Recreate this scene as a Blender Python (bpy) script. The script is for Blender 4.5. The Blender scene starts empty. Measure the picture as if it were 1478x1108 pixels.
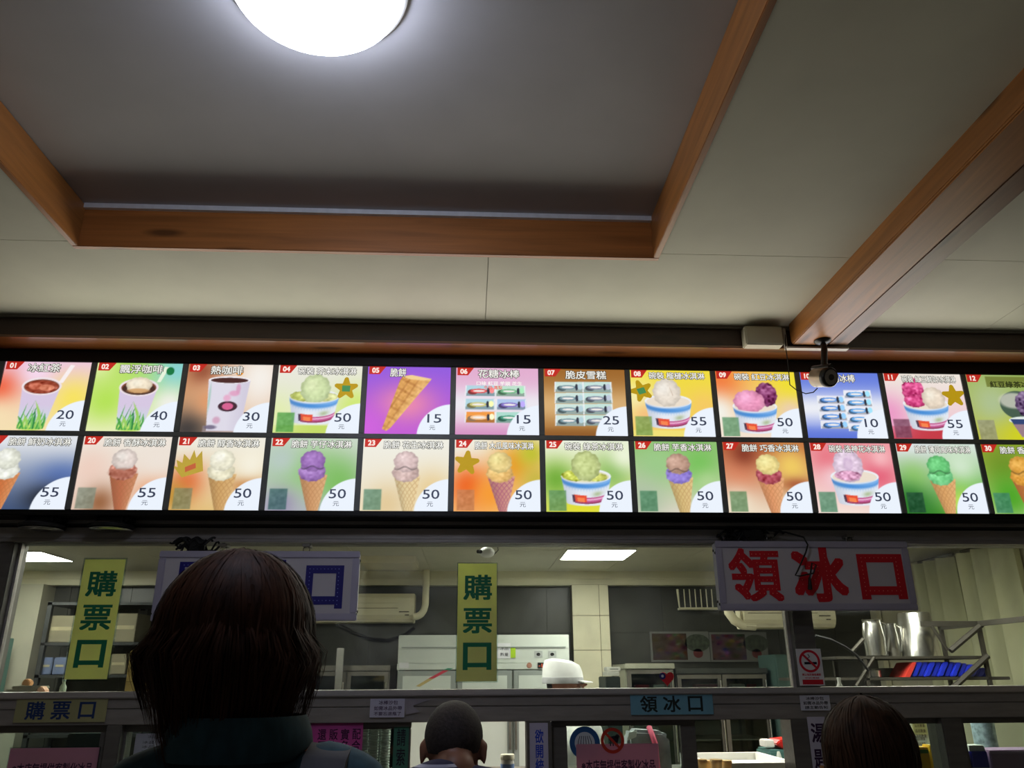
import bpy, bmesh, math, random
import numpy as np
from mathutils import Vector
random.seed(7); RNG = np.random.default_rng(7)
SC = bpy.context.scene
COL = SC.collection
# ------------------------------------------------------------------ camera, world, exposure
F, PITCH, YAW, ROLL = 1147.27, .350932, .0538638, -.00581294      # focal length in pixels of the 1478 wide frame
CAM = np.array([0, 0, 1.5])
fw = np.array([math.sin(YAW)*math.cos(PITCH), math.cos(YAW)*math.cos(PITCH), math.sin(PITCH)])
_r = np.array([math.cos(YAW), -math.sin(YAW), 0]); _u = np.cross(_r, fw)
RT = _r*math.cos(ROLL)+_u*math.sin(ROLL); UP = -_r*math.sin(ROLL)+_u*math.cos(ROLL)
cam = bpy.data.cameras.new('camera'); camo = bpy.data.objects.new('camera', cam); COL.objects.link(camo)
cam.sensor_width = 36; cam.sensor_fit = 'HORIZONTAL'; cam.lens = F/1478*36; cam.clip_start = .02
from mathutils import Matrix
camo.matrix_world = Matrix(((RT[0], UP[0], -fw[0], CAM[0]), (RT[1], UP[1], -fw[1], CAM[1]), (RT[2], UP[2], -fw[2], CAM[2]), (0, 0, 0, 1)))
SC.camera = camo
W_ = bpy.data.worlds.new('night'); SC.world = W_; W_.use_nodes = True
W_.node_tree.nodes['Background'].inputs[0].default_value = (.55, .65, .8, 1)
W_.node_tree.nodes['Background'].inputs[1].default_value = .05
SC.view_settings.view_transform = 'Standard'; SC.view_settings.look = 'None'
SC.view_settings.gamma = 1; SC.view_settings.use_curve_mapping = False
SC.view_settings.exposure = 0.0
LAMP = 22.0          # ceiling dome in the hall
KLAMP = 36.0         # kitchen ceiling panels
MENU = 1.0          # back-lit menu
MENU_FILL = 12.0        # watts of the area light added before the menu to boost its glow
tb = bpy.data.lights.new('menu_glow_fill', 'AREA'); tb.shape = 'RECTANGLE'; tb.size = 4.1; tb.size_y = .40; tb.energy = MENU_FILL; tb.color = (1, .97, .86)
tbo = bpy.data.objects.new('menu_glow_fill', tb); COL.objects.link(tbo); tbo.location = (.29, 2.985, 2.45); tbo.rotation_euler = (math.radians(-90), 0, 0)


def W(x, y, Y):
    "point of the plane at distance Y that the photograph shows at pixel x, y -> (X, Z)"
    d = RT*(x-739)/F-UP*(y-554)/F+fw
    p = CAM+d*(Y/d[1]); return float(p[0]), float(p[2])


def Wz(x, y, Z):
    d = RT*(x-739)/F-UP*(y-554)/F+fw
    p = CAM+d*((Z-1.5)/d[2]); return float(p[0]), float(p[1])


def RC(x0, y0, x1, y1, Y):
    "upright rectangle on plane Y -> X0, X1, Z0, Z1"
    xm, ym = (x0+x1)/2, (y0+y1)/2
    return W(x0, ym, Y)[0], W(x1, ym, Y)[0], W(xm, y1, Y)[1], W(xm, y0, Y)[1]


# ------------------------------------------------------------------ materials
def lin(c):
    return tuple(((v/255)/12.92 if v/255 <= .04045 else ((v/255+.055)/1.055)**2.4) for v in c)


MATS = {}


def mat(name, c=(200, 200, 200), rough=.6, metal=0, var=.08, scale=18, stretch=(1, 1, 1), bump=0, emit=0, spec=.4, coat=0):
    if name in MATS: return MATS[name]
    m = bpy.data.materials.new(name); m.use_nodes = True; nt = m.node_tree
    b = nt.nodes['Principled BSDF']; L = lin(c)
    b.inputs['Roughness'].default_value = rough; b.inputs['Metallic'].default_value = metal
    b.inputs['Specular IOR Level'].default_value = spec; b.inputs['Coat Weight'].default_value = coat
    if var > 0:
        tc = nt.nodes.new('ShaderNodeTexCoord'); mp = nt.nodes.new('ShaderNodeMapping'); mp.inputs['Scale'].default_value = stretch
        nz = nt.nodes.new('ShaderNodeTexNoise'); nz.inputs['Scale'].default_value = scale; nz.inputs['Detail'].default_value = 5
        rp = nt.nodes.new('ShaderNodeValToRGB')
        rp.color_ramp.elements[0].position = .3; rp.color_ramp.elements[1].position = .7
        rp.color_ramp.elements[0].color = (*[v*(1-var*1.6) for v in L], 1); rp.color_ramp.elements[1].color = (*[min(1, v*(1+var)) for v in L], 1)
        nt.links.new(tc.outputs['Object'], mp.inputs[0]); nt.links.new(mp.outputs[0], nz.inputs['Vector']); nt.links.new(nz.outputs['Fac'], rp.inputs[0])
        nt.links.new(rp.outputs[0], b.inputs['Base Color'])
        if bump:
            bp = nt.nodes.new('ShaderNodeBump'); bp.inputs['Strength'].default_value = bump; bp.inputs['Distance'].default_value = .004
            nt.links.new(nz.outputs['Fac'], bp.inputs['Height']); nt.links.new(bp.outputs[0], b.inputs['Normal'])
    else: b.inputs['Base Color'].default_value = (*L, 1)
    if emit:
        b.inputs['Emission Color'].default_value = (*L, 1); b.inputs['Emission Strength'].default_value = emit
    MATS[name] = m; return m


def wood(name, c, axis, rough=.45, dark=.36, coat=.1, cr=.25):
    m = bpy.data.materials.new(name); m.use_nodes = True; nt = m.node_tree; b = nt.nodes['Principled BSDF']; L = lin(c)
    tc = nt.nodes.new('ShaderNodeTexCoord')
    def mapped(along, across):
        mp = nt.nodes.new('ShaderNodeMapping'); s = [across]*3; s[axis] = along; mp.inputs['Scale'].default_value = s
        nt.links.new(tc.outputs['Object'], mp.inputs[0]); return mp
    g = nt.nodes.new('ShaderNodeTexNoise'); g.inputs['Scale'].default_value = 1; g.inputs['Detail'].default_value = 6; g.inputs['Distortion'].default_value = .6
    nt.links.new(mapped(2.2, 42).outputs[0], g.inputs['Vector'])
    rp = nt.nodes.new('ShaderNodeValToRGB'); rp.color_ramp.elements[0].position = .3; rp.color_ramp.elements[1].position = .72
    rp.color_ramp.elements[0].color = (*[v*.72 for v in L], 1); rp.color_ramp.elements[1].color = (*[min(1, v*1.15) for v in L], 1)
    nt.links.new(g.outputs['Fac'], rp.inputs[0])
    v = nt.nodes.new('ShaderNodeTexVoronoi'); v.inputs['Scale'].default_value = 1
    nt.links.new(mapped(2.6, 11).outputs[0], v.inputs['Vector'])
    kr = nt.nodes.new('ShaderNodeValToRGB'); kr.color_ramp.elements[0].position = .09; kr.color_ramp.elements[1].position = .21
    kr.color_ramp.elements[0].color = (dark, dark, dark, 1); kr.color_ramp.elements[1].color = (1, 1, 1, 1)
    nt.links.new(v.outputs['Distance'], kr.inputs[0])
    mx = nt.nodes.new('ShaderNodeMix'); mx.data_type = 'RGBA'; mx.blend_type = 'MULTIPLY'; mx.inputs[0].default_value = 1
    nt.links.new(rp.outputs[0], mx.inputs[6]); nt.links.new(kr.outputs[0], mx.inputs[7]); nt.links.new(mx.outputs[2], b.inputs['Base Color'])
    b.inputs['Roughness'].default_value = rough; b.inputs['Coat Weight'].default_value = coat; b.inputs['Coat Roughness'].default_value = cr
    bp = nt.nodes.new('ShaderNodeBump'); bp.inputs['Strength'].default_value = .15; bp.inputs['Distance'].default_value = .002
    nt.links.new(g.outputs['Fac'], bp.inputs['Height']); nt.links.new(bp.outputs[0], b.inputs['Normal'])
    MATS[name] = m; return m


def glass(name, tint=(235, 240, 238), refl=1.0, haze=0.0):
    "clear pane: see-through with a Fresnel mirror, and a little white haze from wiping"
    m = bpy.data.materials.new(name); m.use_nodes = True; nt = m.node_tree; nt.nodes.clear()
    o = nt.nodes.new('ShaderNodeOutputMaterial'); t = nt.nodes.new('ShaderNodeBsdfTransparent'); t.inputs[0].default_value = (*lin(tint), 1)
    g = nt.nodes.new('ShaderNodeBsdfGlossy'); g.inputs['Roughness'].default_value = .03
    fr = nt.nodes.new('ShaderNodeFresnel'); fr.inputs[0].default_value = 1.45
    mx = nt.nodes.new('ShaderNodeMixShader'); nt.links.new(fr.outputs[0], mx.inputs[0]); nt.links.new(t.outputs[0], mx.inputs[1]); nt.links.new(g.outputs[0], mx.inputs[2])
    if haze:
        d = nt.nodes.new('ShaderNodeBsdfDiffuse'); d.inputs[0].default_value = (.8, .8, .8, 1)
        tc = nt.nodes.new('ShaderNodeTexCoord'); nz = nt.nodes.new('ShaderNodeTexNoise'); nz.inputs['Scale'].default_value = 3.5; nz.inputs['Detail'].default_value = 7; nz.inputs['Distortion'].default_value = 1.2
        nt.links.new(tc.outputs['Object'], nz.inputs['Vector'])
        mr = nt.nodes.new('ShaderNodeMapRange'); mr.inputs[1].default_value = .45; mr.inputs[2].default_value = .8; mr.inputs[3].default_value = 0; mr.inputs[4].default_value = haze
        nt.links.new(nz.outputs['Fac'], mr.inputs[0])
        m2 = nt.nodes.new('ShaderNodeMixShader'); nt.links.new(mr.outputs[0], m2.inputs[0]); nt.links.new(mx.outputs[0], m2.inputs[1]); nt.links.new(d.outputs[0], m2.inputs[2]); nt.links.new(m2.outputs[0], o.inputs[0])
    else: nt.links.new(mx.outputs[0], o.inputs[0])
    MATS[name] = m; return m


def thinpaper(name, c, t=.5):
    "paper that lets light from behind through"
    if name in MATS: return MATS[name]
    m = bpy.data.materials.new(name); m.use_nodes = True; nt = m.node_tree; nt.nodes.clear(); o = nt.nodes.new('ShaderNodeOutputMaterial')
    a = nt.nodes.new('ShaderNodeBsdfDiffuse'); b = nt.nodes.new('ShaderNodeBsdfTranslucent'); mx = nt.nodes.new('ShaderNodeMixShader'); mx.inputs[0].default_value = t
    tc = nt.nodes.new('ShaderNodeTexCoord'); nz = nt.nodes.new('ShaderNodeTexNoise'); nz.inputs['Scale'].default_value = 14; rp = nt.nodes.new('ShaderNodeValToRGB'); L = lin(c)
    rp.color_ramp.elements[0].color = (*[v*.88 for v in L], 1); rp.color_ramp.elements[1].color = (*[min(1, v*1.05) for v in L], 1)
    nt.links.new(tc.outputs['Object'], nz.inputs['Vector']); nt.links.new(nz.outputs['Fac'], rp.inputs[0])
    for q in (a, b): nt.links.new(rp.outputs[0], q.inputs[0])
    nt.links.new(a.outputs[0], mx.inputs[1]); nt.links.new(b.outputs[0], mx.inputs[2]); nt.links.new(mx.outputs[0], o.inputs[0]); MATS[name] = m; return m


def emitter(name, c, s):
    m = bpy.data.materials.new(name); m.use_nodes = True; nt = m.node_tree; b = nt.nodes['Principled BSDF']
    b.inputs['Base Color'].default_value = (*lin(c), 1); b.inputs['Emission Color'].default_value = (*lin(c), 1); b.inputs['Emission Strength'].default_value = s
    MATS[name] = m; return m


def printmat(name, emit=0.0, rough=.5):
    "flat print: the colours sit in the mesh's colour attribute; back-lit when emit > 0"
    m = bpy.data.materials.new(name); m.use_nodes = True; nt = m.node_tree; b = nt.nodes['Principled BSDF']
    a = nt.nodes.new('ShaderNodeAttribute'); a.attribute_name = 'print'
    b.inputs['Roughness'].default_value = rough; b.inputs['Specular IOR Level'].default_value = .2
    if emit:
        b.inputs['Base Color'].default_value = (.01, .01, .01, 1)
        nt.links.new(a.outputs['Color'], b.inputs['Emission Color']); b.inputs['Emission Strength'].default_value = emit
    else: nt.links.new(a.outputs['Color'], b.inputs['Base Color'])
    MATS[name] = m; return m


WOODX = wood('pine_x', (184, 116, 56), 0); WOODY = wood('pine_y', (166, 108, 52), 1)
WOOD_SHADE = wood('pine_shaded', (54, 29, 15), 0, .45); WOODT = wood('pine_trim', (116, 66, 26), 0, .3, .4, 1.0, .07)  # wall beam front: same pine, its lack of light put into the colour
ALU = mat('aluminium', (150, 144, 138), .42, .3, .1, 9, (1, 6, 6), .05)
ALUD = mat('aluminium_dark', (108, 104, 98), .45, .3, .1, 9, (1, 6, 6), .05)
STEEL = mat('steel', (196, 194, 188), .27, 1, .06, 9); STEELD = mat('steel_dull', (120, 116, 108), .45, .8, .12, 9)
BLACK = mat('black_plastic', (14, 14, 15), .45, 0, .1, 30); RUBBER = mat('black_rubber', (9, 9, 10), .6, 0, .05, 30)
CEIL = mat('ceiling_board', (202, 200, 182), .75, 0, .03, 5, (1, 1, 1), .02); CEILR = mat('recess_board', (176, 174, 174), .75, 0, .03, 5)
WHITE = mat('white_paint', (222, 222, 214), .5, 0, .03, 8); OFFW = mat('cream_plastic', (226, 218, 186), .45, 0, .03, 8)
GLASS = glass('window_glass', (238, 242, 240), 1, .10); GLASSC = glass('clear_glass', (225, 235, 232))
KT = mat('kitchen_beige', (214, 208, 180), .5, 0, .04, 6); KD = mat('dark_tile', (64, 64, 58), .35, 0, .22, 3, (1, 1, 1), .03)
PAPER = mat('white_paper', (226, 226, 232), .7, 0, .03, 12); INK = mat('black_ink', (26, 24, 40), .6, 0, 0)
SKIN = mat('skin', (172, 112, 84), .5, 0, .1, 25)
MENUP = printmat('menu_print', MENU); PRINT = printmat('paper_print')


# ------------------------------------------------------------------ mesh tools
OFF = {}


class MB:
    def __init__(s): s.v, s.f, s.n = [], [], 0
    def add(s, vs, fs):
        k = len(s.v); s.v += [tuple(map(float, q)) for q in vs]; s.f += [tuple(k+i for i in q) for q in fs]; return s
    def box(s, x0, x1, y0, y1, z0, z1):
        return s.add([(x0, y0, z0), (x1, y0, z0), (x1, y1, z0), (x0, y1, z0), (x0, y0, z1), (x1, y0, z1), (x1, y1, z1), (x0, y1, z1)],
                     [(0, 3, 2, 1), (4, 5, 6, 7), (0, 1, 5, 4), (1, 2, 6, 5), (2, 3, 7, 6), (3, 0, 4, 7)])
    def quad(s, x0, x1, Y, z0, z1): return s.add([(x0, Y, z0), (x1, Y, z0), (x1, Y, z1), (x0, Y, z1)], [(0, 1, 2, 3)])
    def prism(s, pts, a0, a1, axis=1):
        "outline pts extruded along axis (0 x, 1 y, 2 z)"
        n = len(pts)
        def P(p, a): return {0: (a, p[0], p[1]), 1: (p[0], a, p[1]), 2: (p[0], p[1], a)}[axis]
        ar = sum(pts[i][0]*pts[(i+1) % n][1]-pts[(i+1) % n][0]*pts[i][1] for i in range(n))
        if (ar < 0) != (axis == 1 and False): pts = pts[::-1] if ar < 0 else pts
        vs = [P(p, a0) for p in pts]+[P(p, a1) for p in pts]
        fs = [tuple(range(n)), tuple(range(2*n-1, n-1, -1))]+[(i, n+i, n+(i+1) % n, (i+1) % n) for i in range(n)]
        if axis != 1: fs = [q[::-1] for q in fs]
        return s.add(vs, fs)
    def tube(s, path, r, n=8, cap=True):
        P = [Vector(p) for p in path]; R = r if isinstance(r, (list, tuple)) else [r]*len(P); vs, fs = [], []; k = len(P)
        ref = Vector((0, 0, 1)); prev = None
        for i, p in enumerate(P):
            t = (P[min(i+1, k-1)]-P[max(i-1, 0)]).normalized()
            if prev is None:
                a = t.cross(ref)
                if a.length < .1: a = t.cross(Vector((1, 0, 0)))
            else: a = prev-t*prev.dot(t)
            a.normalize(); prev = a; b = t.cross(a)
            for j in range(n):
                w = 2*math.pi*j/n; vs.append(p+(a*math.cos(w)+b*math.sin(w))*R[i])
        for i in range(k-1):
            for j in range(n): fs.append((i*n+j, i*n+(j+1) % n, (i+1)*n+(j+1) % n, (i+1)*n+j))
        if cap: fs += [tuple(range(n-1, -1, -1)), tuple((k-1)*n+j for j in range(n))]
        return s.add(vs, fs)
    def lathe(s, prof, c, axis=2, n=20):
        "prof: (radius, height) pairs turned round axis through c"
        vs, fs = [], []; k = len(prof)
        for r, h in prof:
            for j in range(n):
                w = 2*math.pi*j/n; p = (r*math.cos(w), r*math.sin(w), h)
                q = p if axis == 2 else ((p[0], h, p[1]) if axis == 1 else (h, p[0], p[1]))
                vs.append((c[0]+q[0], c[1]+q[1], c[2]+q[2]))
        for i in range(k-1):
            for j in range(n): fs.append((i*n+j, i*n+(j+1) % n, (i+1)*n+(j+1) % n, (i+1)*n+j))
        fs += [tuple(range(n-1, -1, -1)), tuple((k-1)*n+j for j in range(n))]
        return s.add(vs, fs)
    def ball(s, c, r, n=14, m=10):
        r = (r, r, r) if not isinstance(r, (tuple, list)) else r; vs, fs = [], []
        for i in range(m+1):
            a = math.pi*i/m
            for j in range(n):
                w = 2*math.pi*j/n; vs.append((c[0]+r[0]*math.sin(a)*math.cos(w), c[1]+r[1]*math.sin(a)*math.sin(w), c[2]+r[2]*math.cos(a)))
        for i in range(m):
            for j in range(n): fs.append((i*n+j, (i+1)*n+j, (i+1)*n+(j+1) % n, i*n+(j+1) % n))
        return s.add(vs, fs)
    def chain(s, pts, rs, steps=8):
        "overlapping balls along a path (joined by a voxel remesh later)"
        for i in range(len(pts)-1):
            for k in range(steps+1):
                t = k/steps; p = [a+(b-a)*t for a, b in zip(pts[i], pts[i+1])]
                ra = rs[i] if isinstance(rs[i], tuple) else (rs[i],)*3; rb = rs[i+1] if isinstance(rs[i+1], tuple) else (rs[i+1],)*3
                s.ball(p, tuple(a+(b-a)*t for a, b in zip(ra, rb)), 12, 8)
        return s
    def mesh(s, name, off=(0, 0, 0), bevel=0, smooth=False, seg=2):
        me = bpy.data.meshes.new(name); o = np.array(off)
        me.from_pydata([tuple(np.array(q)-o) for q in s.v], [], s.f); me.update()
        bm = bmesh.new(); bm.from_mesh(me)
        bmesh.ops.remove_doubles(bm, verts=bm.verts, dist=1e-6); bmesh.ops.recalc_face_normals(bm, faces=bm.faces)
        if bevel:
            es = [e for e in bm.edges if len(e.link_faces) == 2 and e.calc_face_angle(0) > .6]
            bmesh.ops.bevel(bm, geom=es, offset=bevel, segments=seg, affect='EDGES', clamp_overlap=True)
        bm.to_mesh(me); bm.free()
        if smooth:
            for p in me.polygons: p.use_smooth = True
            me.set_sharp_from_angle(angle=math.radians(smooth if smooth is not True else 45))
        return me
    def build(s, name, m, parent=None, bevel=0, smooth=False, **tags):
        off = OFF.get(parent.name, (0, 0, 0)) if parent else (0, 0, 0)
        return link(name, s.mesh(name, off, bevel, smooth), m, parent, **tags)


def link(name, me, m, parent=None, **tags):
    o = bpy.data.objects.new(name, me); COL.objects.link(o)
    if m and not len(me.materials): me.materials.append(m)
    if parent: o.parent = parent; OFF[o.name] = OFF.get(parent.name, (0, 0, 0))
    for k, v in tags.items(): o[k] = v
    return o


def thing(name, label, cat, loc=(0, 0, 0), group=None):
    o = bpy.data.objects.new(name, None); COL.objects.link(o); o.empty_display_size = .05
    o.location = loc; OFF[o.name] = tuple(loc); o['label'] = label; o['category'] = cat
    if group: o['group'] = group
    return o


def solid(name, mb, m, label, cat, group=None, **k):
    o = mb.build(name, m, None, **k); o['label'] = label; o['category'] = cat
    if group: o['group'] = group
    return o


def struct(name, mb, m, parent=None, **k):
    o = mb.build(name, m, parent, **k)
    if not parent: o['kind'] = 'structure'
    return o


TXT = {}


def glyphs(s, off=0.0, line=1.0, vertical=False):
    key = (s, off, line, vertical)
    if key not in TXT:
        cu = bpy.data.curves.new('text', 'FONT'); cu.body = '\n'.join(s) if vertical else s; cu.offset = off; cu.resolution_u = 3; cu.space_line = line
        ob = bpy.data.objects.new('text', cu); me = ob.to_mesh()
        V = np.array([v.co[:2] for v in me.vertices]); P = [tuple(p.vertices) for p in me.polygons]
        ob.to_mesh_clear(); bpy.data.objects.remove(ob); bpy.data.curves.remove(cu); TXT[key] = (V, P)
    return TXT[key]


def text(mb, s, x0, x1, z0, z1, Y, off=0.0, line=1.0, vertical=False, fit=True):
    "letters filling the rectangle x0..x1, z0..z1 of the plane Y, facing the hall"
    V, P = glyphs(s, 0.0, line, vertical)
    lo, hi = V.min(0), V.max(0)
    sx, sz = (x1-x0)/(hi[0]-lo[0]), (z1-z0)/(hi[1]-lo[1])
    if not fit: sx = sz = min(sx, sz)
    cx, cz = (x0+x1)/2, (z0+z1)/2; mid = (lo+hi)/2
    D = [(0, 0)] if off <= .004 else [(off*a, off*b) for a in (-1, -.5, 0, .5, 1) for b in (-1, -.5, 0, .5, 1) if (max(abs(a), abs(b)) == 1 and (off > .03 or (off > .018 and a % 1 == 0 and b % 1 == 0) or (abs(a) == 1 and abs(b) == 1)))]
    for i, (dx, dy) in enumerate(D):              # bold strokes: the letter struck a few times, a hair apart
        mb.add([(cx+(a-mid[0]+dx)*sx, Y-i*1.5e-5, cz+(b-mid[1]+dy)*sz) for a, b in V], P)
    return mb


def printed(name, img, x0, x1, z0, z1, Y, m, parent=None, **tags):
    "flat print: a fine grid whose vertices carry the picture's colours"
    h, w = img.shape[:2]
    off = OFF.get(parent.name, (0, 0, 0)) if parent else (0, 0, 0)
    xs = np.linspace(x0, x1, w)-off[0]; zs = np.linspace(z1, z0, h)-off[2]
    X, Z = np.meshgrid(xs, zs); V = np.stack([X, np.full_like(X, Y-off[1]), Z], -1).reshape(-1, 3)
    i = np.arange(h*w).reshape(h, w); Q = np.stack([i[1:, :-1], i[1:, 1:], i[:-1, 1:], i[:-1, :-1]], -1).reshape(-1, 4)
    me = bpy.data.meshes.new(name); me.from_pydata(V.tolist(), [], Q.tolist())
    at = me.color_attributes.new('print', 'FLOAT_COLOR', 'POINT')
    c = np.clip(img.reshape(-1, 3)/255, 0, 1); c = np.where(c <= .04045, c/12.92, ((c+.055)/1.055)**2.4)
    at.data.foreach_set('color', np.concatenate([c, np.ones((len(c), 1))], 1).astype(np.float32).ravel())
    return link(name, me, m, parent, **tags)


exec_after = []
del exec_after
# ------------------------------------------------------------------ the hall: ceiling, beams, walls
ZC, ZR, YF = 2.808, 2.957, 2.871          # hall ceiling, recess ceiling, front of the wall beam
TX0, TX1, TY0, TY1 = -1.272, .600, .48, 2.319
cl = MB()
for a in ((-3.4, 3.9, -3, TY0-.02), (-3.4, 3.9, TY1+.02, 3.1), (-3.4, TX0-.02, TY0-.02, TY1+.02), (TX1+.02, 3.9, TY0-.02, TY1+.02)):
    cl.box(a[0], a[1], a[2], a[3], ZC+.012, ZC+.04)
ceil = struct('ceiling', cl, CEIL)
G = .0012
def cpanel(pts): struct('ceiling_panel', MB().prism(pts, ZC, ZC+.0125, 2), CEIL, ceil)
def crect(x0, x1, y0, y1): cpanel([(x0+G, y0+G), (x1-G, y0+G), (x1-G, y1-G), (x0+G, y1-G)])
YS = 2.296
tl, tr, tf = TX0-.02, TX1+.02, TY1+.02
crect(-3.4, -1.98, YS, 2.9); crect(2.08, 3.9, YS, 2.9)
cpanel([(-1.98+G, YS+G), (tl, YS+G), (tl, tf), (.05-G, tf), (.05-G, 2.9-G), (-1.98+G, 2.9-G)])
cpanel([(.05+G, tf), (tr, tf), (tr, YS+G), (2.08-G, YS+G), (2.08-G, 2.9-G), (.05+G, 2.9-G)])
for y0, y1 in ((TY0-.02, YS), (-.76, TY0-.02), (-1.98, -.76), (-3, -1.98)):
    if y1 > 1:
        crect(-3.4, tl, y0, y1); crect(tr, 2.08, y0, y1); crect(2.08, 3.9, y0, y1)
    else:
        for a, b in ((-3.4, -1.98), (-1.98, .05), (.05, 2.08), (2.08, 3.9)): crect(a, b, y0, y1)
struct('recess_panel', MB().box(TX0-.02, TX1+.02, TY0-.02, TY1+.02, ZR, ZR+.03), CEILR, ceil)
t1 = struct('trim_1', MB().box(TX0-.02, TX1+.02, TY1, TY1+.02, ZC-.004, ZR-.008), WOODX, bevel=.002)
struct('fascia_board', MB().box(TX0-.02, TX1+.02, TY0-.02, TY0, ZC-.004, ZR-.008), WOODX, t1, bevel=.002)
struct('fascia_board', MB().box(TX0-.02, TX0, TY0, TY1, ZC-.004, ZR-.002), WOODY, t1, bevel=.002)
struct('fascia_board', MB().box(TX1, TX1+.02, TY0, TY1, ZC-.004, ZR-.002), WOODY, t1, bevel=.002)
struct('white_filler_strip', MB().box(TX0, TX1, TY1-.014, TY1+.012, ZR-.017, ZR), mat('filler', (226, 228, 230), .7, 0, .05, 40), t1)
# beam along the ceiling on the right, boxed in boards
t2 = struct('trim_2', MB().box(1.262, 1.282, -3, 2.842, 2.729, ZC+.005), WOODY, bevel=.003)
struct('bottom_board', MB().box(1.264, 1.409, -3, 2.842, 2.722, 2.740), WOODY, t2, bevel=.004)
struct('bottom_board', MB().box(1.4115, 1.490, -3, 2.842, 2.7245, 2.740), wood('pine_grey', (126, 92, 70), 1), t2, bevel=.003)
struct('side_board', MB().box(1.472, 1.490, -3, 2.842, 2.7405, ZC+.005), WOODY, t2)
# beam along the wall above the menu
t3 = struct('trim_3', MB().box(-3.4, 3.9, YF, YF+.02, 2.726, ZC+.003), WOOD_SHADE, bevel=.002)
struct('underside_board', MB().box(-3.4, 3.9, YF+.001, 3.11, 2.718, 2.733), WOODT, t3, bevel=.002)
struct('top_bead', MB().box(-3.4, 3.9, YF-.012, YF, ZC-.011, ZC), mat('bead', (112, 108, 98), .6, 0, .05, 30), t3)
wf = struct('wall_front', MB().box(-3.4, 3.9, 3.11, 3.22, 2.03, 2.95), mat('wall_dark', (66, 62, 58), .6, 0, .1, 8))
struct('wall_left', MB().box(-3.5, -3.4, -3, 3.2, 0, 2.95), mat('hall_wall', (196, 190, 174), .8, 0, .05, 4))
struct('wall_right', MB().box(3.9, 4.0, -3, 3.2, 0, 2.95), MATS['hall_wall'])
fl = struct('floor', MB().box(-3.4, 3.9, -3, 3.2, -.05, -.004), mat('grout', (96, 92, 86), .8))
tme = MB().box(-.2985, .2985, -.2985, .2985, -.006, 0).mesh('floor_tile'); tme.materials.append(mat('floor_tile', (136, 126, 112), .45, 0, .1, 2))
for i in range(12):
    for j in range(10):
        o = link('floor_tile', tme, None, fl); o.location = (-3.1+i*.6, -2.7+j*.6, 0)
# ------------------------------------------------------------------ ceiling lamp
l2 = thing('ceiling_lamp', 'unseen dome lamp added further back to brighten the hall front', 'lamp', (-.352, -1.4, ZC))  # unseen lamp, added to brighten the sign faces and window beams
MB().lathe([(.196, -.018), (.203, -.012), (.203, 0), (.1, 0)], (-.352, -1.4, ZC), n=40).build('lamp_base', WHITE, l2, smooth=True)
MB().lathe([(.001, -.085)]+[(.193*math.sin(a), -.018-.067*math.cos(a)) for a in np.linspace(.08, math.pi/2, 12)], (-.352, -1.4, ZC), n=40).build('lamp_shade', emitter('added_lamp_glow', (240, 240, 250), 5), l2, smooth=True)
lt = thing('ceiling_lamp', 'round white dome lamp glowing in the ceiling recess', 'lamp', (-.352, 1.40, ZR))
MB().lathe([(.196, -.018), (.203, -.012), (.203, 0), (.1, 0)], (-.356, 1.375, ZR), n=48).build('lamp_base', WHITE, lt, smooth=True)
MB().lathe([(.001, -.105)]+[(.190*math.sin(a), -.018-.087*math.cos(a)) for a in np.linspace(.08, math.pi/2, 14)], (-.356, 1.375, ZR), n=48).build('lamp_shade', emitter('lamp_glow', (222, 230, 255), LAMP), lt, smooth=True)

# ------------------------------------------------------------------ the back-lit menu board
MX0, MP, MW = -1.829, .3532, .331          # first panel's left edge, pitch, panel width
ROWZ = ((2.386, 2.668), (2.083, 2.366))    # bottom, top of the two rows
NC = 12
HH, WW, SS = 94, 110, 3
gy, gx = np.meshgrid((np.arange(HH*SS)+.5)/(HH*SS), (np.arange(WW*SS)+.5)/(WW*SS)*1.17, indexing='ij')


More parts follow.
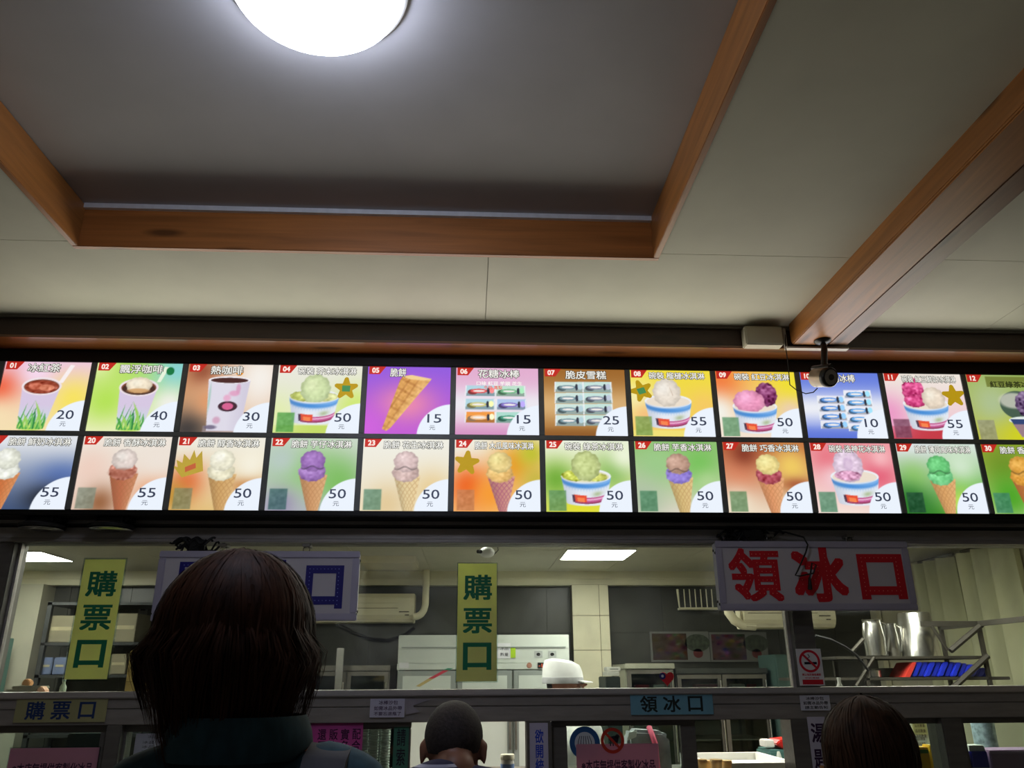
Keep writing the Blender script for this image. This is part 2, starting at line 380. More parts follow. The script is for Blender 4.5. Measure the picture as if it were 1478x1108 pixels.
class Pic:
    def __init__(s, base): s.im = np.zeros(gx.shape+(3,)); s.im[:] = base
    def mix(s, a, c): s.im += (np.array(c, float)-s.im)*np.clip(a, 0, 1)[..., None]; return s
    def blob(s, x, y, r, c, a=1.0, ry=None): return s.mix(a*np.exp(-((gx-x)/r)**2-((gy-y)/(ry or r))**2), c)
    def vgrad(s, c0, c1, y0=0, y1=1): return s.mix((gy-y0)/(y1-y0), c1) if c0 is None else s.mix(np.ones_like(gx), c0).mix((gy-y0)/(y1-y0), c1)
    def ell(s, x, y, rx, ry, c, soft=.02, a=1, clip=None):
        d = 1-np.sqrt(((gx-x)/rx)**2+((gy-y)/ry)**2); m = np.clip(d/soft+.5, 0, 1)*a
        return s.mix(m if clip is None else m*clip, c)
    def poly(s, pts, c, a=1, clip=None):
        m = np.zeros(gx.shape, bool); n = len(pts)
        for i in range(n):
            (x0, y0), (x1, y1) = pts[i], pts[(i+1) % n]
            if y0 == y1: continue
            m ^= ((y0 > gy) != (y1 > gy)) & (gx < (x1-x0)*(gy-y0)/(y1-y0)+x0)
        m = m.astype(float)*a
        return s.mix(m if clip is None else m*clip, c)
    def noise(s, mask, amp, f, seed=0):
        r = np.random.default_rng(seed); g = r.normal(size=(f, f)); yi = gy*(f-1.01); xi = gx/1.17*(f-1.01)
        y0, x0 = yi.astype(int), xi.astype(int); fy, fx = yi-y0, xi-x0
        v = g[y0, x0]*(1-fy)*(1-fx)+g[y0+1, x0]*fy*(1-fx)+g[y0, x0+1]*(1-fy)*fx+g[y0+1, x0+1]*fy*fx
        s.im += (v*amp*mask)[..., None]; return s
    def out(s): return np.clip(s.im, 0, 255).reshape(HH, SS, WW, SS, 3).mean((1, 3))
    # --- things the prints show
    def scoop(s, x, y, rx, ry, c, seed=1, rough=16, clip=None):
        c = np.array(c, float); ang = np.arctan2(gy-y, gx-x)
        wob = 1+.03*np.sin(ang*9+seed)+.02*np.sin(ang*17+2*seed)
        d = 1-np.sqrt(((gx-x)/rx)**2+((gy-y)/ry)**2)/wob; m = np.clip(d/.05+.5, 0, 1)
        if clip is not None: m = m*clip
        s.mix(m, c); s.mix(m*np.clip(1-d*2.6, 0, 1)*.35, c*.6); s.mix(m*np.exp(-((gx-x+.25*rx)/(.5*rx))**2-((gy-y+.3*ry)/(.5*ry))**2)*.5, np.minimum(c+45, 255))
        s.noise(m, rough, 40, seed); return s.noise(m, rough*.6, 16, seed+5)
    def bowl(s, x, y, w, back, inside):
        "paper tub: rim centre x, y and half width w; back() paints what stands in it"
        s.ell(x, y, w, w*.30, (236, 240, 246)); s.ell(x, y+.01, w*.93, w*.25, inside)
        back()
        t = np.clip((gy-y)/.44, 0, 1); half = w*(1-.24*t); side = np.clip((half-np.abs(gx-x))/.008+.5, 0, 1)
        u = np.clip((gx-x)/np.maximum(half, .01), -1, 1); arc = w*.26*np.sqrt(np.clip(1-u**2, 0, 1))
        body = side*np.clip((gy-y-arc)/.008+.5, 0, 1)*np.clip((y+.365+arc*.5-gy)/.008+.5, 0, 1)
        v = (gy-y-arc)
        s.mix(body, (228, 234, 244)); s.mix(body*np.clip(1-np.abs(v-.055)/.05, 0, 1)*1.5, (64, 136, 214))
        s.mix(body*np.clip(1-np.abs(v-.10)/.04, 0, 1)*(.35+.25*np.sin(gx*160)), (150, 190, 236))
        s.mix(body*np.clip(1-np.abs(v-.035)/.05, 0, 1)*np.clip((u+.2), 0, 1), (120, 176, 236))
        s.mix(body*(np.abs(v-.245) < .035)*(u > -.02), (196, 88, 146)); s.mix(body*(np.abs(v-.24) < .009)*(u > -.02), (238, 180, 214))
        s.mix(body*(np.abs(v-.235) < .055)*(u > -.60)*(u < .0), (232, 72, 42)); s.mix(body*(np.abs(v-.245) < .03)*(u > -.45)*(u < -.1), (250, 128, 70))
        s.mix(body*(np.abs(v-.24) < .05)*(u > -.68)*(u < -.56), (70, 40, 60)); s.mix(body*(np.abs(v-.285) < .012)*(u > -.6), (150, 50, 90))
        s.mix(body*np.exp(-((u-.5)/.22)**2-((v-.17)/.035)**2)*.7, (150, 170, 110))
        rim = np.clip(1-np.abs(np.sqrt(((gx-x)/w)**2+((gy-y)/(w*.30))**2)-.985)/.035, 0, 1)*(gy > y-.0)
        s.mix(rim, (244, 247, 250)); return s.mix(body*np.clip(-u-.3, 0, 1)*.35, (110, 120, 150))
    def cone(s, x, y, w, L, c, lean=0.0, deco=.35, line=(150, 96, 50)):
        "wafer cone: top centre x, y, half width w, length L"
        t = (gy-y)/L; cx = x+lean*t; half = w*(1-.80*np.clip(t, 0, 1)); m = ((t > -.02) & (t < 1) & (np.abs(gx-cx) < half)).astype(float)
        u = (gx-cx)/np.maximum(half, .01); s.mix(m, c); s.mix(m*np.clip(u+.1, 0, 1)*.28, (250, 214, 160)); s.mix(m*np.clip(-u-.2, 0, 1)*.5, np.array(c)*.6)
        q = (np.abs(np.mod(u*2.2+t*7, 1)-.5) < .11) | (np.abs(np.mod(-u*2.2+t*7, 1)-.5) < .11)
        return s.mix(m*q*deco, line)
    def pricecorner(s): return s.ell(1.20, 1.03, .485, .475, (236, 244, 255), .012)
    def table(s, c, y=.70, h=.28, w=.235, a=.8):
        m = ((gx > .045) & (gx < .045+w) & (gy > y) & (gy < y+h)).astype(float)*a
        s.mix(m, c); return s.noise(m, 9, 40, 3)
    def cupgrass(s, x, drink):
        t = np.clip((gy-.36)/.62, 0, 1); half = .255-.085*t; xc = x-.045*t; m = ((np.abs(gx-xc) < half) & (gy > .36) & (gy < .965)).astype(float)
        m2 = np.maximum(m, ((((gx-x+.045)/.17)**2+((gy-.955)/.035)**2) < 1)*1.0)
        s.mix(m2, (214, 198, 226)); s.mix(m2*np.clip((gy-.62)/.3, 0, 1), (196, 220, 226)); s.mix(m2*np.clip((gy-.82)/.12, 0, 1), (196, 226, 96))
        for k in range(17):
            r = random.Random(k); x0 = x-.045-.17+k*.021; h = r.uniform(.14, .42); l = r.uniform(-.07, .07)
            s.poly([(x0-.012, .97), (x0+.012, .97), (x0+l+.02, .97-h*.6), (x0+l*2.1, .97-h)], [(66, 160, 62), (104, 190, 84), (40, 130, 60), (150, 206, 90)][k % 4], 1, m2)
        s.ell(x, .36, .265, .13, (240, 226, 232)); s.ell(x, .365, .235, .105, (120, 60, 40))
        drink()
        return s
    def star(s, *a): return s


def packs(P, rows, cols=None, w=.42, h=.155):
    for i, (x, y, c, c2) in enumerate(rows):
        P.poly([(x, y), (x+w, y-.004), (x+w+.006, y+h), (x-.006, y+h)], c)
        P.poly([(x, y+h*.72), (x+w, y+h*.66), (x+w, y+h), (x, y+h)], np.array(c)*.72)
        P.ell(x+.10, y+h*.62, .07, .04, np.array(c2)*.55); P.ell(x+w*.45, y+h*.52, .12, .034, c2); P.ell(x+w*.45, y+h*.52, .085, .014, (246, 240, 236))
        P.ell(x+w-.10, y+h*.5, .02, .05, (40, 44, 60)); P.ell(x+w-.05, y+h*.45, .034, .045, np.minimum(np.array(c2)+60, 255))
        P.poly([(x, y), (x+.016, y), (x+.010, y+h), (x-.006, y+h)], (236, 240, 244)); P.poly([(x+w-.016, y), (x+w, y), (x+w, y+h), (x+w-.01, y+h)], (236, 240, 244))


def paint(no):
    if no == 1:
        P = Pic((240, 214, 196)).vgrad((236, 196, 226), (246, 228, 170)).blob(.0, .42, .28, (240, 76, 44)).blob(1.0, .55, .35, (248, 226, 90)).blob(.45, .15, .2, (246, 214, 236)).blob(.05, .85, .35, (246, 222, 176))
        def d():
            P.ell(.55, .37, .22, .095, (150, 60, 40)); P.ell(.47, .36, .09, .05, (196, 96, 70)); P.ell(.62, .38, .10, .045, (212, 120, 90)); P.noise((((gx-.55)/.22)**2+((gy-.37)/.095)**2 < 1)*1.0, 22, 40, 2)
            P.poly([(.76, .31), (.82, .31), (.94, .05), (.88, .04)], (250, 240, 240))
        P.cupgrass(.55, d)
    elif no == 2:
        P = Pic((196, 228, 96)).vgrad((176, 222, 84), (236, 240, 190), .1, 1).blob(1.1, .1, .4, (130, 208, 206)).blob(.2, .55, .3, (178, 226, 80)).blob(.0, .0, .25, (226, 240, 170)).blob(1.05, .6, .25, (240, 240, 230))
        def d():
            P.ell(.61, .38, .22, .09, (60, 34, 26)); P.scoop(.61, .325, .175, .115, (240, 224, 196), 3, 8); P.ell(.61, .41, .15, .035, (206, 150, 90), .4, .8)
            P.poly([(.84, .28), (.89, .28), (.98, .06), (.92, .05)], (232, 244, 220))
        P.cupgrass(.61, d); P.ell(1.0, .115, .055, .06, (12, 112, 56))
    elif no == 3:
        P = Pic((206, 140, 92)).vgrad((196, 130, 84), (226, 176, 130)).blob(1.0, .2, .55, (246, 240, 232), 1, .7).blob(.1, .95, .35, (58, 52, 50), 1, .3).blob(.2, .1, .2, (150, 78, 50)).blob(.35, .55, .2, (222, 150, 100))
        P.mix(((gy > .9) & (gx > .3))*.6, (150, 140, 150))
        t = np.clip((gy-.24)/.7, 0, 1); m = ((gx > .30+.05*t) & (gx < .87-.07*t) & (gy > .24) & (gy < .97))*1.0
        P.mix(m, (222, 218, 232)); P.mix(m*np.clip((gx-.6)*2, 0, .4), (190, 180, 205)); P.ell(.585, .235, .285, .055, (244, 240, 246)); P.ell(.585, .24, .255, .040, (66, 30, 28))
        P.ell(.60, .62, .13, .075, (60, 30, 44)); P.ell(.60, .62, .075, .05, (214, 90, 140)); P.ell(.58, .50, .05, .05, (232, 160, 196), .6, .8); P.ell(.67, .43, .07, .04, (226, 150, 190), .6, .8)
        P.ell(.72, .36, .03, .07, (214, 140, 180), .6, .7); P.ell(.47, .82, .05, .05, (206, 150, 180), .6, .8); P.ell(.40, .92, .08, .03, (90, 80, 110), .6, .8); P.ell(.34, .5, .015, .2, (140, 190, 170), .8, .6)
        P.ell(.71, .115, .05, .055, (236, 140, 20))
    elif no in (4, 8, 9, 11, 25, 28):
        bgs = {4: ((234, 232, 222), (222, 232, 190)), 8: ((240, 220, 50), (244, 206, 90)), 9: ((244, 190, 80), (244, 226, 210)), 11: ((240, 232, 220), (238, 190, 206)), 25: ((240, 244, 228), (206, 222, 90)), 28: ((238, 150, 156), (246, 226, 214))}[no]
        P = Pic(bgs[0]).vgrad(*bgs)
        if no == 4: P.blob(1.1, .6, .3, (206, 232, 110)).mix((gy > .88)*.8, (186, 214, 70)).blob(.0, .75, .3, (226, 238, 170))
        if no == 8: P.blob(.1, .45, .3, (246, 240, 170)).blob(1.05, .55, .25, (246, 200, 90)).blob(.2, .7, .2, (246, 190, 120)).mix((gy > .9)*.7, (240, 232, 120))
        if no == 9: P.blob(.05, .2, .35, (242, 110, 40)).blob(1.1, .2, .4, (240, 222, 40)).blob(.0, .62, .3, (244, 242, 232)).blob(1.05, .6, .2, (236, 206, 170))
        if no == 11: P.mix((gy > .80)*1.0, (196, 48, 60)).blob(.0, .62, .3, (236, 150, 196))
        if no == 25: P.blob(.15, .55, .28, (110, 170, 50)).blob(.95, .42, .28, (120, 176, 70)).blob(1.1, .2, .25, (236, 244, 214)).blob(.5, .95, .4, (226, 220, 40), 1, .15)
        if no == 28: P.blob(.95, .45, .3, (228, 92, 116)).blob(.25, .25, .25, (232, 110, 124)).blob(.3, .52, .2, (244, 200, 206)).blob(1.0, .2, .16, (248, 180, 186))
        X = {4: .525, 8: .53, 9: .535, 11: .57, 25: .557, 28: .59}[no]; Y = {4: .46, 8: .47, 9: .53, 11: .46, 25: .50, 28: .48}[no]
        def back():
            c = np.where(gy < Y+.085+.0*gx, 1., 0.)
            if no == 4: P.scoop(.32, .47, .13, .08, (196, 206, 110), 3, 22); P.scoop(.74, .48, .13, .07, (214, 220, 150), 8, 18); P.scoop(.535, .35, .205, .215, (204, 222, 164), 2, 8)
            if no == 8: P.scoop(.52, .34, .20, .21, (234, 222, 206), 4, 6); P.poly([(.56, .25), (.565, .25), (.61, .38), (.60, .39)], (200, 180, 160))
            if no == 9: P.scoop(.72, .35, .155, .18, (120, 40, 92), 6, 34); P.scoop(.46, .46, .225, .17, (240, 150, 190), 5, 8)
            if no == 11: P.scoop(.42, .27, .165, .20, (214, 66, 130), 7, 30); P.scoop(.42, .42, .16, .1, (206, 56, 120), 9, 30); P.scoop(.70, .38, .17, .17, (236, 218, 196), 8, 6)
            if no == 25: P.scoop(.38, .50, .16, .08, (190, 200, 70), 4, 34); P.scoop(.72, .52, .13, .06, (206, 212, 100), 4, 26); P.scoop(.56, .36, .20, .21, (190, 204, 130), 2, 12)
            if no == 28: P.scoop(.52, .33, .21, .24, (224, 198, 222), 11, 14); P.scoop(.50, .47, .19, .07, (214, 150, 186), 4, 34); P.ell(.52, .30, .06, .09, (170, 130, 180), .7, .5); P.ell(.525, .31, .045, .07, (226, 200, 224), .7, .8)
        P.bowl(X, Y, {4: .34, 8: .335, 9: .32, 11: .335, 25: .34, 28: .34}[no], back, (226, 224, 190) if no in (4, 25) else (236, 222, 204))
    elif no == 5:
        P = Pic((150, 90, 220)).vgrad((140, 84, 222), (190, 80, 214), 0, 1).blob(.55, .55, .42, (234, 130, 170), 1, .28).blob(.0, .9, .3, (206, 90, 220))
        n = 24; a, b = (.66, .20), (.26, .93)
        for k in range(n):
            t = k/(n-1); cx, cy = a[0]+(b[0]-a[0])*t, a[1]+(b[1]-a[1])*t; w = .225*(1-t)+.03*t
        P.poly([(.46, .20), (.50, .14), (.62, .125), (.90, .18), (.86, .24), (.72, .42), (.36, .90), (.30, .95), (.24, .92)], (222, 160, 84))
        m = np.zeros(gx.shape, bool); pts = [(.46, .20), (.50, .14), (.62, .125), (.90, .18), (.86, .24), (.72, .42), (.36, .90), (.30, .95), (.24, .92)]
        for i in range(len(pts)):
            (x0, y0), (x1, y1) = pts[i], pts[(i+1) % len(pts)]
            if y0 != y1: m ^= ((y0 > gy) != (y1 > gy)) & (gx < (x1-x0)*(gy-y0)/(y1-y0)+x0)
        u = gx*.86+gy*.52; v = gx*.48-gy*.88
        P.mix(m*(np.abs(np.mod(u*9, 1)-.5) < .12)*.5, (176, 110, 50)).mix(m*(np.abs(np.mod(v*7, 1)-.5) < .12)*.5, (176, 110, 50)).mix(m*np.clip((gx*.8+gy*.5-.66)*5, 0, .6), (246, 200, 130)).noise(m*1.0, 10, 40, 4)
        P.poly([(.50, .15), (.62, .125), (.90, .18), (.80, .205), (.60, .19)], (244, 208, 140))
    elif no == 6:
        P = Pic((226, 170, 206)).mix(np.exp(-((gy-.55)/.25)**2), (236, 232, 240)).mix(np.clip((gy-.8)*5, 0, 1), (210, 138, 190))
        c = (176, 214, 226); packs(P, [(.14, .27, c, (226, 80, 80)), (.56, .27, (190, 226, 206), (110, 180, 130)), (.13, .47, c, (206, 200, 120)), (.57, .47, (176, 200, 236), (130, 110, 200)), (.14, .66, (244, 150, 60), (250, 200, 150)), (.56, .66, (170, 220, 206), (60, 150, 120))])
    elif no == 7:
        P = Pic((150, 92, 30)).mix(np.exp(-((gy-.55)/.30)**2), (214, 170, 110)).mix(np.clip((gy-.86)*9, 0, 1), (140, 84, 30))
        for k in range(4): packs(P, [(.16, .20+k*.165, (206, 230, 222), (120, 150, 160)), (.56, .195+k*.165, (196, 228, 220), (130, 140, 160))], w=.41)
    elif no == 10:
        P = Pic((90, 116, 220)).mix(np.exp(-((gy-.55)/.27)**2), (236, 238, 246)).mix(np.clip((gy-.8)*5, 0, 1), (84, 110, 214))
        packs(P, [(.22, .36+k*.125, (232, 232, 244), (90, 150, 230)) for k in range(4)]+[(.62, .27+k*.125, (236, 236, 248), (100, 170, 236)) for k in range(5)], w=.40, h=.115)
    elif no == 12:
        P = Pic((150, 180, 90)).vgrad((150, 178, 84), (190, 190, 60)).blob(.35, .45, .4, (170, 190, 140)).blob(1.0, .5, .3, (120, 150, 80)).blob(.7, .95, .4, (206, 206, 20), 1, .25)
        P.ell(.72, .47, .28, .22, (60, 84, 66)); P.ell(.66, .40, .22, .12, (206, 206, 190), .3, .8); P.scoop(.86, .46, .19, .21, (96, 70, 110), 6, 40); P.ell(.78, .70, .26, .06, (226, 236, 232))
        P.poly([(.54, .68), (1.1, .68), (1.0, .95), (.66, .95)], (40, 60, 110)); P.poly([(.57, .76), (1.1, .76), (1.0, .95), (.66, .95)], (150, 120, 130))
        P.table((140, 140, 110), .70, .30, .25)
        P.mix(((gx > .30) & (gy > .03) & (gy < .19))*.75, (96, 104, 30))
    else:
        bg = {19: ((222, 226, 232), (60, 80, 120)), 20: ((238, 230, 218), (232, 204, 186)), 21: ((238, 234, 220), (226, 190, 120)), 22: ((206, 216, 206), (176, 176, 190)), 23: ((240, 238, 226), (238, 226, 198)), 24: ((240, 240, 226), (246, 190, 110)), 26: ((140, 190, 110), (222, 212, 196)), 27: ((180, 92, 50), (236, 216, 190)), 29: ((220, 226, 228), (50, 130, 30)), 30: ((150, 170, 40), (206, 226, 170))}[no]
        P = Pic(bg[0]).vgrad(bg[0], bg[1], .1, 1)
        B = P.blob
        if no == 19: B(1.05, .55, .4, (84, 112, 176), 1, .22); B(.95, .85, .35, (14, 18, 26), 1, .2); B(.0, .85, .3, (30, 56, 110))
        if no == 20: B(.15, .45, .3, (238, 206, 190)); B(.35, .9, .22, (150, 96, 60)); B(1.0, .75, .25, (232, 150, 100)); B(1.0, .3, .3, (238, 226, 214))
        if no == 21: B(.18, .62, .25, (226, 110, 60)); B(.05, .8, .2, (190, 140, 50)); B(1.0, .65, .25, (190, 110, 40), 1, .12); B(1.0, .35, .25, (246, 240, 220))
        if no == 22: B(.55, .45, .6, (134, 196, 106), .9, .35); B(.95, .6, .3, (120, 186, 90)); B(.15, .3, .25, (180, 200, 190)); B(.2, .9, .2, (150, 140, 170))
        if no == 23: B(.95, .72, .3, (232, 204, 146)); B(.35, .9, .3, (226, 200, 150))
        if no == 24: B(.85, .35, .35, (236, 150, 30)); B(1.05, .2, .2, (190, 190, 40)); B(.2, .65, .3, (236, 90, 20)); B(.5, .75, .25, (246, 150, 40)); B(1.1, .55, .2, (200, 180, 60))
        if no == 26: B(.9, .35, .3, (110, 190, 80)); B(.3, .35, .3, (150, 200, 130)); B(1.0, .6, .2, (170, 210, 140)); B(.1, .8, .3, (170, 190, 160))
        if no == 27: B(.2, .5, .3, (214, 120, 80)); B(.95, .35, .3, (240, 200, 90)); B(1.0, .6, .25, (170, 90, 50), 1, .1); B(.3, .15, .2, (130, 50, 30)); B(.15, .9, .3, (240, 226, 200))
        if no == 29: B(.9, .6, .35, (90, 180, 50)); B(.2, .5, .25, (150, 206, 110)); B(.1, .85, .3, (30, 110, 30)); B(.9, .3, .3, (206, 230, 200)); B(.8, .85, .2, (190, 226, 90))
        if no == 30: B(.3, .3, .4, (110, 140, 30)); B(.3, .75, .35, (70, 160, 30)); B(1.0, .6, .3, (190, 200, 60))
        c1, c2, cc = {19: ((232, 234, 218), (236, 238, 226), (206, 110, 56)), 20: ((226, 210, 202), (196, 120, 100), (182, 100, 66)), 21: ((238, 234, 208), (234, 228, 196), (206, 160, 96)), 22: ((156, 110, 186), (160, 116, 190), (206, 150, 100)), 23: ((216, 188, 186), (214, 184, 178), (228, 206, 154)), 24: ((232, 206, 130), (238, 190, 110), (196, 130, 120)),
                      26: ((190, 150, 130), (140, 120, 214), (214, 186, 120)), 27: ((240, 220, 140), (176, 70, 84), (226, 150, 100)), 29: ((96, 196, 112), (110, 206, 130), (218, 160, 96)), 30: ((226, 160, 60), (222, 150, 50), (190, 110, 50))}[no]
        x = {19: .31, 20: .58, 21: .62, 22: .58, 23: .59, 24: .62, 26: .60, 27: .62, 29: .58, 30: .53}[no]
        P.cone(x+.02, .52, .185 if no not in (19, 23, 26) else .175, .62 if no != 24 else .55, cc, .03 if no not in (19,) else -.05, .55 if no == 24 else .3, (150, 60, 110) if no == 24 else (150, 96, 50))
        P.scoop(x, .47, .18, .13, c2, no+1, 30 if no in (20, 27) else 14); P.scoop(x, .32, .165, .145, c1, no, 10)
        if no in (22, 23, 29, 26, 30): P.mix((np.abs(gy-.41-.02*np.sin(gx*30)) < .012)*(np.abs(gx-x) < .15)*.6, np.array(c1)*.5)
        if no == 20: P.ell(x, .50, .17, .06, (150, 80, 60), .5, .6)
    T = {4: (70, 150, 60), 8: (110, 150, 70), 9: (84, 140, 96), 11: (112, 60, 84), 20: (120, 130, 112), 21: (120, 122, 84), 22: (50, 90, 90), 23: (84, 130, 104), 24: (190, 116, 70), 25: (84, 136, 84), 26: (64, 122, 84), 27: (90, 130, 84), 28: (70, 130, 96), 29: (16, 60, 36), 30: (50, 120, 90)}
    if no in T: P.table(T[no], .70 if no < 12 else .70)
    if no != 12: P.pricecorner()
    else: P.ell(1.20, 1.03, .485, .475, (206, 206, 120), .012, .2)
    return P.out()*.935+15


mb_ = thing('menu_board', 'long black light box with two rows of glowing ice cream pictures and prices', 'menu board', ((MX0+MX0+NC*MP)/2, 3.04, 2.05))
FR = mat('menu_frame_glare', (118, 122, 122), .45, .2, .05, 20)  # dividers paler than the rails: glare from the panels put into the colour
bx0, bx1, bz0, bz1 = MX0-.075, MX0+NC*MP+.05, 2.062, 2.716
MB().box(bx0, bx1, 3.012, 3.109, bz0, bz1).build('box_body', BLACK, mb_)
MB().box(bx0, bx1, 2.993, 3.012, ROWZ[0][1], bz1).build('frame_rail', mat('menu_rail', (16, 16, 17), .4, .2, .05, 20), mb_, bevel=.003)
MB().box(bx0, bx1, 2.993, 3.012, bz0, ROWZ[1][0]).build('frame_rail', MATS['menu_rail'], mb_, bevel=.003)
MB().box(bx0, bx1, 2.996, 3.012, ROWZ[1][1], ROWZ[0][0]).build('frame_rail', FR, mb_, bevel=.002)
for c in range(NC+1):
    xa = MX0+c*MP-(MP-MW); xb = MX0+c*MP
    if c == 0: xa = bx0
    if c == NC: xb = bx1
    for z0, z1 in ROWZ: MB().box(xa, xb, 2.996, 3.012, z0, z1).build('frame_mullion', FR, mb_, bevel=.002)
ROW1 = [(1, '冰紅茶', '20'), (2, '飄浮咖啡', '40'), (3, '熱咖啡', '30'), (4, '碗裝 芥末冰淇淋', '50'), (5, '脆餅', '15'), (6, '花糖冰棒', '15'), (7, '脆皮雪糕', '25'), (8, '碗裝 榴槤冰淇淋', '55'), (9, '碗裝 紅豆冰淇淋', '50'), (10, '牛奶冰棒', '10'), (11, '碗裝 紅豆鮮奶冰淇淋', '55'), (12, '紅豆綠茶冰淇淋', '')]
ROW2 = [(19, '脆餅 鮮奶冰淇淋', '55'), (20, '脆餅 香酥冰淇淋', '55'), (21, '脆餅 醇香冰淇淋', '50'), (22, '脆餅 芋仔冰淇淋', '50'), (23, '脆餅 花生冰淇淋', '50'), (24, '脆餅 木瓜風味冰淇淋', '50'), (25, '碗裝 綠茶冰淇淋', '50'), (26, '脆餅 芋香冰淇淋', '50'), (27, '脆餅 巧香冰淇淋', '50'), (28, '碗裝 洛神花冰淇淋', '50'), (29, '脆餅 薄荷風味冰淇淋', '50'), (30, '脆餅 香草冰淇淋', '50')]
WHAT = {1: 'iced tea in a grass print cup', 2: 'float coffee cup on lime green', 3: 'white hot coffee cup', 4: 'pale green scoop in a tub', 5: 'plain wafer cone on purple', 6: 'six ice lolly packs on pink', 7: 'eight ice bar packs on brown', 8: 'cream scoop in a tub on yellow', 9: 'pink and purple scoops in a tub', 10: 'ice lolly packs on blue', 11: 'magenta and cream scoops in a tub', 12: 'dimmer panel, purple scoop on green', 19: 'white cone on dark blue', 20: 'pale scoop in a brown cone', 21: 'cream scoop in a pale cone', 22: 'purple cone on green', 23: 'pink beige cone on cream', 24: 'papaya cone on orange', 25: 'green tea scoop in a tub', 26: 'brown and violet cone on green', 27: 'yellow and red cone on brown', 28: 'lilac scoop in a tub on pink', 29: 'mint green cone on green', 30: 'orange cone on olive'}
TAGM = emitter('tag_red', (190, 44, 34), .9*MENU); TAGT = emitter('tag_text', (244, 236, 226), .9*MENU); PRT = emitter('price_ink', (62, 70, 92), .8)
TITW = emitter('title_white', (238, 238, 232), .95*MENU); TITO = emitter('title_outline', (74, 74, 66), .8); TITB = emitter('title_black', (44, 50, 22), .9)
def starpts(cx, cz, r, rot, inner=.52):
    p = []
    for k in range(10):
        a = math.pi/2+rot+k*math.pi/5; q = r if k % 2 == 0 else r*inner
        if k % 2 == 0:
            for d in (-.16, 0, .16): p.append((cx+q*(.93 if d else 1.0)*math.cos(a+d), cz+q*(.93 if d else 1.0)*math.sin(a+d)))
        else: p.append((cx+q*math.cos(a), cz+q*math.sin(a)))
    return p
STARM = emitter('star_gold', (184, 150, 20), .85); STARG = emitter('star_green', (70, 140, 84), .85); CROWN = emitter('crown_gold', (184, 158, 60), .9); CROWNR = emitter('crown_red', (190, 96, 60), .9)
for row, (z0, z1) in zip((ROW1, ROW2), ROWZ):
    for c, (no, title, price) in enumerate(row):
        x0 = MX0+c*MP; x1 = x0+MW; h = z1-z0
        ux = lambda u: x0+u*MW
        vz = lambda v: z1-v*h
        pn = printed('menu_panel', paint(no), x0, x1, z0, z1, 3.003, MENUP, mb_, label='menu panel %02d, %s' % (no, WHAT[no]))
        MB().prism([(ux(.015), vz(0.0)), (ux(.215), vz(0)), (ux(.145), vz(.115)), (ux(.015), vz(.115))], 3.0015, 3.0028).build('number_tag', TAGM, pn)
        text(MB(), '%02d' % no, ux(.035), ux(.15), vz(.093), vz(.022), 3.001, .03, fit=False).build('number_text', TAGT, pn)
        n = len(title.replace(' ', '')); full = title[:2] in ('碗裝', '脆餅') and n > 2
        if no == 12:
            text(MB(), title, ux(.30), ux(1.0), vz(.20), vz(.10), 3.001, .02).build('title_text', TITB, pn)
        else:
            a, b = (.235, .93) if full else (.27, .27+.125*n)
            if no == 10: a, b = .30, .70
            if no == 5: a, b = .27, .46
            tz0, tz1 = (vz(.135), vz(.03)) if full else (vz(.15), vz(.025))
            text(MB(), title, ux(a), ux(b), tz0, tz1, 3.0018, .06).build('title_outline', TITO, pn)
            text(MB(), title, ux(a), ux(b), tz0, tz1, 3.0010, .008).build('title_text', TITW, pn)
            pt = MB(); text(pt, price, ux(.735 if price[0] == '1' else .71), ux(.90), vz(.83), vz(.705), 3.0012, .006); text(pt, '元', ux(.76), ux(.83), vz(.935), vz(.87), 3.0012)
            pt.build('price_text', PRT, pn)
        if no == 6:
            text(MB(), '口味 紅豆 芋頭 花生', ux(.25), ux(.80), vz(.265), vz(.205), 3.0012, .012).build('subtitle_text', TITW, pn)
            text(MB(), '牛奶 鳳梨', ux(.34), ux(.56), vz(.325), vz(.27), 3.0012, .012).build('subtitle_text', emitter('sub_red', (226, 90, 70), .9), pn)
        st = {4: (.82, .34, .16, 0, 1), 8: (.13, .32, .16, .35, 1), 11: (.86, .34, .165, .05, 0), 24: (.145, .33, .165, -.1, 0)}.get(no)
        if st:
            cx, cz = ux(st[0]), vz(st[1])
            o = MB().prism(starpts(cx, cz, st[2]*h*1.08, st[3]), 3.0002, 3.0009).build('star_sticker', STARM, pn)
            if st[4]:
                q = .042*h*1.3; a = st[3]
                MB().prism([(cx+math.cos(a+k)*q*1.4, cz+math.sin(a+k)*q*1.2) for k in (.7, 2.4, 3.9, 5.5)], 2.9996, 3.0002).build('star_print', STARG, pn)
        if no == 21:
            pts = [(-.02, .40), (.10, .56), (.33, .47), (.29, .19), (.235, .29), (.20, .18), (.165, .32), (.09, .235), (.085, .36), (.015, .32), (.04, .42)]
            MB().prism([(ux(a), vz(b)) for a, b in pts], 3.0002, 3.0009).build('crown_sticker', CROWN, pn)
            MB().prism([(ux(.13), vz(.49)), (ux(.245), vz(.43)), (ux(.235), vz(.36)), (ux(.12), vz(.42))], 2.9996, 3.0002).build('crown_print', CROWNR, pn)
